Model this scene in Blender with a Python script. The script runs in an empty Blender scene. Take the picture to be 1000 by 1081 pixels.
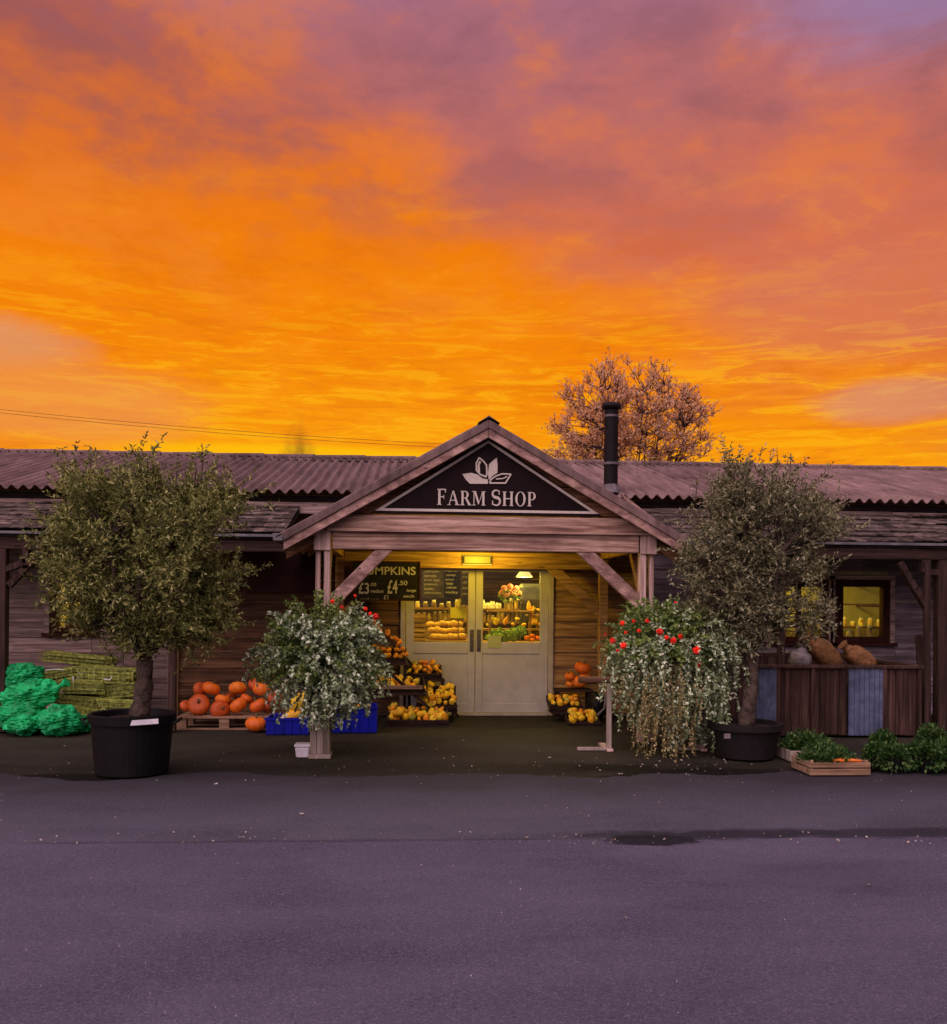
import bpy, math, random
from mathutils import Vector, Matrix, Euler, noise
random.seed(7)
R = random.random
U = random.uniform
rad = math.radians
sc = bpy.context.scene
col = sc.collection
pi = math.pi

# ------------------------------------------------------------------ camera
YAW, ROLL = rad(-4.0), rad(0.5)
EYE = Vector((0, 0, 1.6))
cam_d = bpy.data.cameras.new('camera')
cam = bpy.data.objects.new('camera', cam_d); col.objects.link(cam)
cam_d.sensor_fit = 'HORIZONTAL'; cam_d.sensor_width = 36; cam_d.lens = 36
cam_d.shift_y = 0.0945; cam_d.clip_end = 2000; cam_d.clip_start = .05
RM = Matrix.Rotation(YAW, 3, 'Z') @ Matrix.Rotation(rad(90), 3, 'X') @ Matrix.Rotation(ROLL, 3, 'Z')
cam.location = EYE; cam.rotation_euler = RM.to_euler()
sc.camera = cam
def ray(px, py): return RM @ Vector(((px-500)/1000, (540.5-py)/1000+.0945, -1))
def P(px, py, Y):                       # survey: photo pixel -> world point on the plane y = Y
    d = ray(px, py); return EYE + d*(Y/d.y)
def G(px, py, z=0):                     # survey: photo pixel -> world point on the ground
    d = ray(px, py); return EYE + d*((z-1.6)/d.z)
def PX(px, Y): return P(px, 635, Y).x
def PZ(py, Y, px=500): return P(px, py, Y).z

# ------------------------------------------------------------------ node helpers
def lin(c):
    return tuple(((v/255)/12.92 if v/255 <= .04045 else ((v/255+.055)/1.055)**2.4) for v in c)+(1,)
class NT:
    def __init__(s, tree): s.t = tree; s.n = tree.nodes; s.l = tree.links
    def node(s, typ, **kw):
        n = s.n.new(typ)
        for k, v in kw.items(): setattr(n, k, v)
        return n
    def put(s, sock, v):
        if isinstance(v, bpy.types.NodeSocket): s.l.new(v, sock)
        elif v is not None: sock.default_value = v
    def m(s, op, a, b=None, c=None, clamp=False):
        n = s.node('ShaderNodeMath', operation=op, use_clamp=clamp)
        s.put(n.inputs[0], a); s.put(n.inputs[1], b); s.put(n.inputs[2], c); return n.outputs[0]
    def vm(s, op, a, b=None):
        n = s.node('ShaderNodeVectorMath', operation=op)
        s.put(n.inputs[0], a); s.put(n.inputs[1], b)
        return n.outputs['Value'] if op in ('LENGTH', 'DOT_PRODUCT') else n.outputs[0]
    def comb(s, x, y, z):
        n = s.node('ShaderNodeCombineXYZ'); s.put(n.inputs[0], x); s.put(n.inputs[1], y); s.put(n.inputs[2], z); return n.outputs[0]
    def sep(s, v):
        n = s.node('ShaderNodeSeparateXYZ'); s.put(n.inputs[0], v); return n.outputs
    def noise(s, vec, scale=5, detail=3, rough=.5, dist=0):
        n = s.node('ShaderNodeTexNoise'); s.put(n.inputs['Vector'], vec)
        n.inputs['Scale'].default_value = scale; n.inputs['Detail'].default_value = detail
        n.inputs['Roughness'].default_value = rough; n.inputs['Distortion'].default_value = dist
        return n.outputs['Fac']
    def ramp(s, f, stops, interp='LINEAR'):
        n = s.node('ShaderNodeValToRGB'); cr = n.color_ramp; cr.interpolation = interp
        while len(cr.elements) < len(stops): cr.elements.new(.5)
        for e, (p, c) in zip(cr.elements, stops):
            e.position = p; e.color = c if len(c) == 4 else tuple(c)+(1,)
        s.put(n.inputs[0], f); return n.outputs[0]
    def mix(s, f, a, b, typ='MIX'):
        n = s.node('ShaderNodeMix', data_type='RGBA', blend_type=typ)
        s.put(n.inputs[0], f); s.put(n.inputs[6], a if not isinstance(a, tuple) or len(a) == 4 else a+(1,)); s.put(n.inputs[7], b if not isinstance(b, tuple) or len(b) == 4 else b+(1,)); return n.outputs[2]
    def step(s, x, a, b):
        n = s.node('ShaderNodeMapRange', interpolation_type='SMOOTHSTEP')
        s.put(n.inputs[0], x); n.inputs[1].default_value = a; n.inputs[2].default_value = b
        return n.outputs[0]
    def scalev(s, v, xyz): return s.vm('MULTIPLY', v, tuple(xyz))
    def bump(s, h, strength=.3, dist=.01):
        n = s.node('ShaderNodeBump'); n.inputs['Strength'].default_value = strength; n.inputs['Distance'].default_value = dist
        s.put(n.inputs['Height'], h); return n.outputs[0]

MATS = {}
def newmat(name):
    m = bpy.data.materials.new(name); m.use_nodes = True; MATS[name] = m
    nt = NT(m.node_tree); b = m.node_tree.nodes['Principled BSDF']; return m, nt, b
def pos(nt): return nt.node('ShaderNodeNewGeometry').outputs['Position']
def objc(nt): return nt.node('ShaderNodeTexCoord').outputs['Object']
def island(nt): return nt.node('ShaderNodeNewGeometry').outputs['Random Per Island']
def orand(nt): return nt.node('ShaderNodeObjectInfo').outputs['Random']

def wood(name, ca, cb, grain='x', rough=.8, tone=.35, spec=.12, bump=.7):
    m, nt, b = newmat(name)
    r = island(nt); p = pos(nt)
    off = nt.comb(nt.m('MULTIPLY', r, 37), nt.m('MULTIPLY', r, 91), nt.m('MULTIPLY', r, 53))
    p2 = nt.vm('ADD', p, off)
    sv = {'x': (1.1, 22, 22), 'y': (22, 1.1, 22), 'z': (22, 22, 1.1), 'd': (5, 9, 9)}[grain]
    g = nt.noise(nt.scalev(p2, sv), 1.4, 5, .65, .6)
    g2 = nt.noise(nt.scalev(p2, tuple(v*.35 for v in sv)), 1.2, 3, .6, 1.2)
    bl = nt.noise(p2, 2.1, 3, .6)
    f = nt.m('ADD', nt.m('MULTIPLY', g, .6), nt.m('MULTIPLY', g2, .4))
    c = nt.ramp(f, [(.34, tuple(v*.45 for v in cb)), (.44, cb), (.54, tuple((x+y)/2 for x, y in zip(ca, cb))), (.66, tuple(v*1.15 for v in ca))])
    c = nt.mix(nt.m('MULTIPLY', nt.step(bl, .5, .75), .45), c, tuple(x*.45 for x in cb))
    v = nt.m('ADD', 1-tone/2, nt.m('MULTIPLY', r, tone))
    c = nt.mix(1.0, c, nt.comb(v, v, v), 'MULTIPLY')
    # knots
    vo = nt.node('ShaderNodeTexVoronoi'); nt.put(vo.inputs['Vector'], nt.scalev(p2, {'x': (1, 4, 4), 'y': (4, 1, 4), 'z': (4, 4, 1), 'd': (2, 4, 4)}[grain])); vo.inputs['Scale'].default_value = 1.6
    k = nt.step(vo.outputs['Distance'], .10, .05)
    c = nt.mix(nt.m('MULTIPLY', k, .7), c, tuple(x*.25 for x in cb))
    nt.put(b.inputs['Base Color'], c); b.inputs['Roughness'].default_value = rough
    b.inputs['Specular IOR Level'].default_value = spec
    nt.put(b.inputs['Normal'], nt.bump(f, bump, .008))
    return m
def noisy(name, ca, cb, scale=8, rough=.7, spec=.3, bump=.3, bd=.01, metal=0, detail=4, orv=0, isl=0, coords='obj', lo=.35, hi=.65):
    m, nt, b = newmat(name)
    p = objc(nt) if coords == 'obj' else pos(nt)
    if orv: p = nt.vm('ADD', p, nt.comb(nt.m('MULTIPLY', orand(nt), 50), 0, 0))
    f = nt.noise(p, scale, detail, .6, .3)
    c = nt.ramp(f, [(lo, cb), (hi, ca)])
    for w, src in ((orv, orand), (isl, island)):
        if w:
            v = nt.m('ADD', 1-w/2, nt.m('MULTIPLY', src(nt), w)); c = nt.mix(1.0, c, nt.comb(v, v, v), 'MULTIPLY')
    nt.put(b.inputs['Base Color'], c); b.inputs['Roughness'].default_value = rough
    b.inputs['Specular IOR Level'].default_value = spec; b.inputs['Metallic'].default_value = metal
    if bump: nt.put(b.inputs['Normal'], nt.bump(nt.noise(p, scale*2.5, 4, .6), bump, bd))
    return m
def leafmat(name, stops, trans=.25, rough=.6, spec=.3):
    m, nt, b = newmat(name)
    r = island(nt)
    c = nt.ramp(r, stops)
    big = nt.noise(pos(nt), 5, 2)
    v = nt.m('ADD', .7, nt.m('MULTIPLY', big, .6)); c = nt.mix(1.0, c, nt.comb(v, v, v), 'MULTIPLY')
    nt.put(b.inputs['Base Color'], c); b.inputs['Roughness'].default_value = rough
    b.inputs['Specular IOR Level'].default_value = spec
    tr = nt.node('ShaderNodeBsdfTranslucent'); nt.put(tr.inputs[0], c)
    mx = nt.node('ShaderNodeMixShader'); mx.inputs[0].default_value = trans
    nt.l.new(b.outputs[0], mx.inputs[1]); nt.l.new(tr.outputs[0], mx.inputs[2])
    nt.l.new(mx.outputs[0], nt.n['Material Output'].inputs[0]); return m
def emit(name, c, s):
    m, nt, b = newmat(name); b.inputs['Base Color'].default_value = c+(1,)
    b.inputs['Emission Color'].default_value = c+(1,); b.inputs['Emission Strength'].default_value = s; return m

wood('weathered_wood', (.46, .34, .30), (.17, .115, .10), 'x', tone=.5)
wood('weathered_wood_grey', (.36, .29, .31), (.14, .105, .12), 'x', tone=.55)
wood('porch_timber', (.62, .42, .33), (.24, .135, .10), 'x', tone=.25)
wood('porch_timber_upright', (.66, .47, .42), (.32, .21, .17), 'z', tone=.25)
wood('porch_timber_slope', (.48, .30, .25), (.20, .115, .095), 'd', tone=.3)
wood('gable_board_wood', (.30, .15, .08), (.14, .065, .035), 'x', tone=.4)
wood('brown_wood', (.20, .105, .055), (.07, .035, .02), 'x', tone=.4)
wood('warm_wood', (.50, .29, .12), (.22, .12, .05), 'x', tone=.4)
wood('dark_timber', (.075, .042, .034), (.030, .017, .014), 'z', tone=.3)
wood('dark_timber_long', (.065, .036, .027), (.025, .014, .012), 'x', tone=.3)
wood('fence_wood', (.095, .052, .038), (.030, .016, .013), 'z', tone=.5)
wood('window_wood', (.07, .022, .015), (.035, .011, .008), 'z', tone=.2)
wood('crate_wood', (.38, .24, .15), (.17, .10, .06), 'x', tone=.4)
wood('shingle_wood', (.20, .145, .12), (.03, .022, .018), 'd', tone=.9, bump=1.0)
wood('pedestal_wood', (.38, .31, .26), (.19, .15, .12), 'z', tone=.3)
noisy('door_paint', (.50, .46, .43), (.43, .39, .37), 5, .55, .35, .08)
noisy('door_frame_paint', (.48, .42, .34), (.36, .30, .24), 6, .6, .3, .15)
noisy('sign_panel', (.012, .003, .004), (.007, .002, .003), 6, .6, .12, .05)
noisy('sign_lettering', (.62, .54, .46), (.52, .45, .38), 20, .6, .3, .05)
noisy('blackboard', (.022, .019, .018), (.012, .010, .010), 8, .75, .2, .1)
noisy('old_board', (.12, .09, .05), (.05, .038, .02), 12, .75, .2, .1)
noisy('chalk', (.66, .60, .54), (.45, .40, .36), 60, .9, .1, .2)
noisy('flue_metal', (.010, .007, .008), (.006, .004, .005), 9, .65, .15, .1)
noisy('collar_metal', (.16, .13, .14), (.09, .075, .08), 20, .6, .3, .1, metal=.3)
noisy('galvanised', (.15, .175, .28), (.07, .085, .145), 7, .5, .5, .12, metal=.35)
noisy('black_plastic', (.007, .006, .007), (.004, .0035, .004), 12, .6, .18, .1)
noisy('terracotta_dark', (.011, .007, .007), (.006, .004, .004), 9, .75, .25, .2)
noisy('blue_plastic', (.006, .012, .40), (.004, .008, .22), 5, .55, .2, .05)
noisy('white_plastic', (.70, .66, .70), (.55, .52, .56), 8, .5, .4, .05)
noisy('green_plastic_sack', (.012, .50, .15), (.003, .19, .05), 7, .5, .25, .6, .02, orv=.4)
noisy('netting', (.46, .50, .10), (.10, .12, .022), 22, .75, .3, .9, .01, orv=.6, isl=.8)
noisy('white_string', (.75, .75, .72), (.6, .6, .58), 9, .8, .2, 0)
noisy('soil', (.05, .035, .025), (.02, .014, .01), 25, .95, .1, .8)
noisy('hessian', (.24, .12, .05), (.12, .055, .022), 26, .9, .1, .7, orv=.3)
noisy('pale_sack', (.20, .17, .16), (.11, .09, .09), 9, .8, .2, .4)
noisy('bark_olive', (.11, .08, .06), (.035, .025, .02), 11, .9, .15, 1.0, .03, coords='pos')
noisy('bark_thin', (.10, .06, .05), (.05, .03, .025), 12, .9, .1, .4, coords='pos')
noisy('cream_wall', (.62, .56, .34), (.52, .46, .26), 3, .8, .2, .05)
noisy('shop_floor', (.20, .15, .11), (.14, .10, .07), 5, .6, .3, .05)
noisy('wire', (.02, .015, .015), (.012, .01, .01), 9, .7, .2, 0)
noisy('maroon_panel', (.055, .012, .010), (.030, .007, .006), 4, .7, .3, .15)
noisy('soffit', (.025, .015, .013), (.012, .008, .007), 5, .85, .15, .2)
noisy('gutter_metal', (.16, .15, .16), (.08, .075, .08), 9, .5, .4, .1)
noisy('lamp_shade_cream', (.75, .70, .50), (.68, .62, .42), 9, .6, .3, 0)
noisy('paper_yellow', (.72, .60, .06), (.62, .50, .04), 9, .8, .2, 0)
noisy('paper_white', (.68, .66, .58), (.58, .56, .48), 30, .8, .2, 0)
noisy('paper_green', (.45, .48, .22), (.36, .38, .16), 30, .8, .2, 0)
noisy('dark_item', (.07, .06, .05), (.03, .025, .02), 9, .6, .3, .1)
noisy('grey_hood', (.16, .16, .20), (.11, .11, .14), 9, .5, .4, .1)
noisy('jar_mix', (.55, .42, .12), (.20, .09, .03), 12, .35, .5, 0, orv=1.2)
noisy('bread', (.65, .38, .10), (.42, .20, .04), 25, .7, .3, .3, orv=.3)
noisy('carrot', (.85, .22, .03), (.65, .13, .015), 30, .6, .3, .3, orv=.2)
noisy('litter', (.50, .42, .36), (.14, .10, .075), 40, .9, .1, 0, isl=.8)
noisy('stem_green', (.16, .14, .06), (.09, .07, .03), 30, .8, .2, .3)
noisy('cabbage', (.30, .42, .10), (.16, .26, .05), 14, .6, .3, .5, orv=.3)
noisy('red_petal', (.95, .06, .02), (.80, .02, .01), 60, .6, .3, .2, orv=.5, isl=.4)
noisy('pink_petal', (.80, .42, .30), (.70, .28, .15), 60, .6, .3, .2, isl=.5)
noisy('moss_felt', (.16, .12, .11), (.06, .045, .042), 6, .9, .15, .5)
leafmat('olive_leaf', [(0, (.05, .065, .012, 1)), (.5, (.16, .175, .04, 1)), (.82, (.32, .32, .085, 1)), (1, (.54, .52, .22, 1))], .25)
leafmat('olive_leaf_dusky', [(0, (.05, .052, .024, 1)), (.5, (.17, .165, .075, 1)), (.82, (.33, .31, .16, 1)), (1, (.56, .52, .32, 1))], .25)
leafmat('silver_leaf', [(0, (.06, .09, .035, 1)), (.40, (.22, .29, .13, 1)), (.7, (.50, .62, .36, 1)), (1, (.88, .95, .72, 1))], .2)
leafmat('green_leaf', [(0, (.04, .08, .012, 1)), (.5, (.14, .22, .04, 1)), (.85, (.30, .38, .09, 1)), (1, (.62, .66, .42, 1))], .25)
leafmat('parsley_leaf', [(0, (.015, .06, .010, 1)), (.6, (.022, .065, .010, 1)), (1, (.15, .24, .06, 1))], .25)
leafmat('autumn_leaf', [(0, (.45, .18, .08, 1)), (.5, (.88, .50, .28, 1)), (1, (.96, .74, .50, 1))], .55)
leafmat('brown_seed_leaf', [(0, (.12, .10, .04, 1)), (.6, (.36, .28, .10, 1)), (1, (.60, .50, .24, 1))], .2)

def squash_mat(name, stops, ribs=.3):
    m, nt, b = newmat(name)
    c = nt.ramp(orand(nt), stops)
    p = objc(nt); n = nt.noise(nt.vm('ADD', nt.scalev(p, (1, 1, .5)), nt.comb(orand(nt), orand(nt), 0)), 16, 4, .6)
    c = nt.mix(nt.m('MULTIPLY', nt.step(n, .35, .65), .5), c, nt.mix(1.0, c, (.62, .42, .3, 1), 'MULTIPLY'))
    nt.put(b.inputs['Base Color'], c); b.inputs['Roughness'].default_value = .5
    b.inputs['Specular IOR Level'].default_value = .35
    nt.put(b.inputs['Normal'], nt.bump(nt.noise(p, 45, 3), .25, .004)); return m
squash_mat('pumpkin_skin', [(0, (.72, .13, .012, 1)), (.5, (.85, .19, .015, 1)), (1, (.88, .26, .025, 1))])
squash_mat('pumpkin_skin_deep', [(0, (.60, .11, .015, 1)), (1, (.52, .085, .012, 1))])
squash_mat('gourd_skin', [(0, (.88, .38, .015, 1)), (.4, (.92, .58, .02, 1)), (.85, (.90, .68, .04, 1)), (1, (.42, .46, .05, 1))])
squash_mat('gourd_skin_orange', [(0, (.85, .26, .015, 1)), (1, (.85, .42, .02, 1))])

# corrugated fibre cement, grime runs and lichen
m, nt, b = newmat('fibre_cement'); p = pos(nt)
n1 = nt.noise(nt.scalev(p, (9, .8, .8)), 1, 5, .65); n2 = nt.noise(p, 1.3, 4, .6)
n3 = nt.noise(p, 26, 3, .7)
c = nt.ramp(nt.m('ADD', nt.m('MULTIPLY', n1, .6), nt.m('MULTIPLY', n2, .4)), [(.34, (.075, .046, .042)), (.64, (.25, .163, .15))])
c = nt.mix(nt.m('MULTIPLY', nt.step(n3, .55, .7), .5), c, (.06, .05, .04, 1))
wn = nt.node('ShaderNodeTexWhiteNoise', noise_dimensions='1D'); nt.put(wn.inputs['W'], nt.m('FLOOR', nt.m('DIVIDE', nt.sep(p)[0], 1.064)))
v_ = nt.m('ADD', .78, nt.m('MULTIPLY', wn.outputs['Value'], .42)); c = nt.mix(1.0, c, nt.comb(v_, v_, v_), 'MULTIPLY')
c = nt.mix(nt.m('MULTIPLY', nt.step(nt.noise(nt.scalev(p, (14, 1.2, 1.2)), 1, 4, .6), .56, .68), .4), c, (.16, .07, .045, 1))
nt.put(b.inputs['Base Color'], c); b.inputs['Roughness'].default_value = .85; b.inputs['Specular IOR Level'].default_value = .2
nt.put(b.inputs['Normal'], nt.bump(n3, .4, .006))

# glass
m, nt, b = newmat('window_glass')
gl = nt.node('ShaderNodeBsdfGlossy'); gl.inputs['Roughness'].default_value = .02; gl.inputs[0].default_value = (.9, .9, .9, 1)
tp = nt.node('ShaderNodeBsdfTransparent'); tp.inputs[0].default_value = (.93, .94, .90, 1)
fr = nt.node('ShaderNodeFresnel'); fr.inputs[0].default_value = 1.45
mx = nt.node('ShaderNodeMixShader'); nt.put(mx.inputs[0], fr.outputs[0])
nt.l.new(tp.outputs[0], mx.inputs[1]); nt.l.new(gl.outputs[0], mx.inputs[2]); nt.l.new(mx.outputs[0], nt.n['Material Output'].inputs[0])

# asphalt
def asphalt(name, ca, cb, wet=None, rough=.9, darkening=None):
    m, nt, b = newmat(name); p = pos(nt)
    big = nt.noise(p, .55, 4, .6, .4); mid = nt.noise(nt.scalev(p, (.5, 1.6, 1)), 1.2, 5, .65)
    fine = nt.noise(p, 95, 2, .7)
    vo = nt.node('ShaderNodeTexVoronoi'); nt.put(vo.inputs['Vector'], p); vo.inputs['Scale'].default_value = 130
    chip = nt.step(nt.sep(vo.outputs['Color'])[0], .80, .95)
    f = nt.m('ADD', nt.m('MULTIPLY', big, .55), nt.m('MULTIPLY', mid, .45))
    c = nt.ramp(f, [(.40, cb), (.60, ca)])
    c = nt.mix(nt.m('MULTIPLY', nt.step(fine, .42, .68), .30), c, tuple(x*1.8 for x in ca)+(1,))
    c = nt.mix(nt.m('MULTIPLY', chip, .30), c, tuple(x*2.6 for x in ca)+(1,))
    pit = nt.step(nt.noise(p, 48, 2, .6), .42, .30)
    c = nt.mix(nt.m('MULTIPLY', pit, .4), c, tuple(x*.35 for x in cb)+(1,))
    r = nt.m('ADD', rough-.08, nt.m('MULTIPLY', mid, .12))
    if darkening:                                  # darker towards the shop front, edge broken by noise
        y0, y1, k, dc = darkening; yy = nt.m('ADD', nt.sep(p)[1], nt.m('MULTIPLY', nt.m('SUBTRACT', big, .5), 3.2)); yy = nt.m('ADD', yy, nt.m('MULTIPLY', nt.m('SUBTRACT', mid, .5), 1.6))
        c = nt.mix(nt.m('MULTIPLY', nt.step(yy, y0, y1), k), c, dc)
    if wet:
        w = wet(nt, p)
        c = nt.mix(nt.m('MULTIPLY', w, .93), c, tuple(x*.22 for x in cb)+(1,))
        r = nt.m('SUBTRACT', r, nt.m('MULTIPLY', w, .05))
    nt.put(b.inputs['Base Color'], c); nt.put(b.inputs['Roughness'], r); b.inputs['Specular IOR Level'].default_value = .08
    h = nt.m('ADD', nt.m('MULTIPLY', fine, .6), nt.m('MULTIPLY', nt.noise(p, 30, 3), .5))
    nt.put(b.inputs['Normal'], nt.bump(h, .75, .012)); return m
def blob(nt, p, cx, cy, rx, ry, soft=.5, ns=2.2, na=1.35):
    x, y, z = nt.sep(p)
    n = nt.m('SUBTRACT', nt.noise(nt.scalev(p, (.8, 1.7, 1)), ns, 6, .72), .5)
    a = nt.m('DIVIDE', nt.m('SUBTRACT', x, cx), rx); bq = nt.m('DIVIDE', nt.m('SUBTRACT', y, cy), ry)
    d = nt.m('SQRT', nt.m('ADD', nt.m('MULTIPLY', a, a), nt.m('MULTIPLY', bq, bq)))
    d = nt.m('ADD', d, nt.m('MULTIPLY', n, na*2))
    return nt.step(d, 1.0+soft/2, 1.0-soft/2)
def wet_lane(nt, p):
    def B(px, py, hw, hh, **k):
        g = G(px, py); d = g.y; return blob(nt, p, g.x, g.y, hw*d/1000, hh*d*d/1600, **k)
    o = B(690, 887, 52, 6.5, soft=.3, na=.9)
    o = nt.m('MAXIMUM', o, nt.m('MULTIPLY', B(770, 881, 150, 5.5, soft=.8), .8))
    for a in ((930, 880, 130, 5), (330, 888, 360, 1.2)):
        o = nt.m('MAXIMUM', o, nt.m('MULTIPLY', B(*a, soft=.7), .7 if a[0] > 500 else .35))
    return nt.m('MAXIMUM', o, nt.m('MULTIPLY', B(890, 925, 120, 20, soft=1.2), .22))
def wet_fore(nt, p):
    def B(px, py, hw, hh, **k):
        g = G(px, py); d = g.y; return blob(nt, p, g.x, g.y, hw*d/1000, hh*d*d/1600, **k)
    o = nt.m('MAXIMUM', B(120, 822, 170, 7, soft=.6), nt.m('MULTIPLY', B(500, 812, 900, 7, soft=1.2), .55))
    for a in ((740, 816, 110, 7), (650, 810, 60, 4)): o = nt.m('MAXIMUM', o, B(*a, soft=.6))
    return nt.m('MULTIPLY', o, .9)
asphalt('asphalt_lane', (.084, .077, .104), (.054, .049, .068), wet_lane)
asphalt('asphalt_strip', (.078, .074, .094), (.046, .044, .056), wet_lane, darkening=(6.9, 8.9, .85, (.027, .024, .024, 1)))
asphalt('forecourt_tarmac', (.036, .032, .022), (.017, .015, .012), wet_fore)  # porch lamp glow and shade put into the base: olive and darkened
noisy('field_ground', (.06, .06, .03), (.035, .035, .018), .6, .95, .1, .3, coords='pos')

# ------------------------------------------------------------------ objects
ORG = {}
def props(o, label=None, cat=None, group=None, kind=None):
    if label: o['label'] = label
    if cat: o['category'] = cat
    if group: o['group'] = group
    if kind: o['kind'] = kind
    return o
def thing(name, label, cat, loc=(0, 0, 0), group=None):
    o = bpy.data.objects.new(name, None); col.objects.link(o); o.empty_display_size = .1
    o.location = loc; ORG[o.name] = Vector(loc); return props(o, label, cat, group)
def copy_tree(o, parent=None):
    c = o.copy(); col.objects.link(c)
    if parent: c.parent = parent
    ORG[c.name] = ORG[o.name].copy()
    for ch in list(o.children): copy_tree(ch, c)
    return c
class MB:
    def __init__(s): s.v = []; s.f = []
    def add(s, vs, fs):
        o = len(s.v); s.v += [tuple(v) for v in vs]; s.f += [tuple(i+o for i in f) for f in fs]; return s
    def box(s, x0, x1, y0, y1, z0, z1):
        x0, x1 = sorted((x0, x1)); y0, y1 = sorted((y0, y1)); z0, z1 = sorted((z0, z1))
        return s.add([(x0, y0, z0), (x1, y0, z0), (x1, y1, z0), (x0, y1, z0), (x0, y0, z1), (x1, y0, z1), (x1, y1, z1), (x0, y1, z1)],
                     [(0, 3, 2, 1), (4, 5, 6, 7), (0, 1, 5, 4), (1, 2, 6, 5), (2, 3, 7, 6), (3, 0, 4, 7)])
    def obox(s, c, size, M=None):
        c = Vector(c); M = M or Matrix.Identity(3); x, y, z = (q/2 for q in size)
        vs = [c + M @ Vector(v) for v in ((-x, -y, -z), (x, -y, -z), (x, y, -z), (-x, y, -z), (-x, -y, z), (x, -y, z), (x, y, z), (-x, y, z))]
        return s.add(vs, [(0, 3, 2, 1), (4, 5, 6, 7), (0, 1, 5, 4), (1, 2, 6, 5), (2, 3, 7, 6), (3, 0, 4, 7)])
    def beam(s, p, q, w, h, up=(0, 0, 1)):          # w across, h along up
        p = Vector(p); q = Vector(q); d = (q-p).normalized(); up = Vector(up)
        sx = d.cross(up).normalized(); u = sx.cross(d).normalized()
        M = Matrix((sx, d, u)).transposed()
        return s.obox((p+q)/2, (w, (q-p).length, h), M)
    def tube(s, pts, rs, n=8, cap=True):
        pts = [Vector(p) for p in pts]; rs = rs if hasattr(rs, '__len__') else [rs]*len(pts)
        rings = []; prev = None
        for i, p in enumerate(pts):
            d = (pts[min(i+1, len(pts)-1)]-pts[max(i-1, 0)])
            d = d.normalized() if d.length > 1e-9 else Vector((0, 0, 1))
            a = prev if prev is not None else (Vector((1, 0, 0)) if abs(d.x) < .9 else Vector((0, 1, 0)))
            a = (a - d*a.dot(d)); a = a.normalized() if a.length > 1e-6 else d.orthogonal().normalized(); prev = a
            b = d.cross(a); rings.append([p + (a*math.cos(2*pi*k/n)+b*math.sin(2*pi*k/n))*rs[i] for k in range(n)])
        fs = []
        for i in range(len(pts)-1):
            for k in range(n): fs.append((i*n+k, i*n+(k+1) % n, (i+1)*n+(k+1) % n, (i+1)*n+k))
        if cap: fs.append(tuple(range(n-1, -1, -1))); fs.append(tuple((len(pts)-1)*n+k for k in range(n)))
        return s.add([v for r in rings for v in r], fs)
    def lathe(s, prof, c=(0, 0, 0), n=20, mod=None, tilt=None):
        c = Vector(c); vs = []
        for r, z in prof:
            for k in range(n):
                a = 2*pi*k/n; rr = r*(mod(a, z) if mod else 1); v = Vector((rr*math.cos(a), rr*math.sin(a), z))
                vs.append(c + (tilt @ v if tilt else v))
        fs = []
        for i in range(len(prof)-1):
            for k in range(n): fs.append((i*n+k, i*n+(k+1) % n, (i+1)*n+(k+1) % n, (i+1)*n+k))
        fs.append(tuple(range(n-1, -1, -1))); fs.append(tuple((len(prof)-1)*n+k for k in range(n)))
        return s.add(vs, fs)
    def prism(s, pts, y0, y1):                      # polygon in xz, extruded in y
        n = len(pts)
        return s.add([(x, y0, z) for x, z in pts]+[(x, y1, z) for x, z in pts],
                     [tuple(range(n)), tuple(range(2*n-1, n-1, -1))]+[(i, i+n, (i+1) % n+n, (i+1) % n) for i in range(n)])
    def ball(s, c, r, n=12, m=8, f=None, sc3=(1, 1, 1), M=None):
        c = Vector(c); vs = []; 
        for i in range(m+1):
            t = pi*i/m
            for k in range(n):
                a = 2*pi*k/n; d = Vector((math.sin(t)*math.cos(a), math.sin(t)*math.sin(a), math.cos(t)))
                q = d*r*(f(d) if f else 1); q = Vector((q.x*sc3[0], q.y*sc3[1], q.z*sc3[2]))
                vs.append(c+(M @ q if M else q))
        fs = [(i*n+k, (i+1)*n+k, (i+1)*n+(k+1) % n, i*n+(k+1) % n) for i in range(m) for k in range(n)]
        return s.add(vs, fs)
    def leaf(s, c, d, nrm, L, W):
        d = d.normalized(); w = d.cross(nrm)
        w = w.normalized() if w.length > 1e-6 else d.orthogonal().normalized(); up = w.cross(d)*(L*.12)
        o = len(s.v); m = c+d*(L*.45)
        s.v += [tuple(c), tuple(m+w*(W/2)+up), tuple(c+d*L), tuple(m-w*(W/2)+up)]; s.f.append((o, o+1, o+2, o+3))
    def build(s, name, mat, parent=None, org=None, bevel=0, smooth=False, label=None, cat=None, group=None, kind=None, fix=True):
        o_ = ORG[parent.name] if parent else Vector(org or (0, 0, 0))
        me = bpy.data.meshes.new(name); me.from_pydata([(v[0]-o_.x, v[1]-o_.y, v[2]-o_.z) for v in s.v], [], s.f)
        me.materials.append(MATS[mat])
        if fix and len(s.f) < 6000:
            import bmesh
            bm = bmesh.new(); bm.from_mesh(me); bmesh.ops.recalc_face_normals(bm, faces=bm.faces); bm.to_mesh(me); bm.free()
        if smooth: me.polygons.foreach_set('use_smooth', [True]*len(me.polygons))
        ob = bpy.data.objects.new(name, me); col.objects.link(ob); ORG[ob.name] = o_.copy()
        if parent: ob.parent = parent
        else: ob.location = o_
        if bevel:
            bv = ob.modifiers.new('bevel', 'BEVEL'); bv.width = bevel; bv.segments = 1; bv.limit_method = 'ANGLE'; bv.angle_limit = rad(50)
        return props(ob, label, cat, group, kind)
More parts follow.
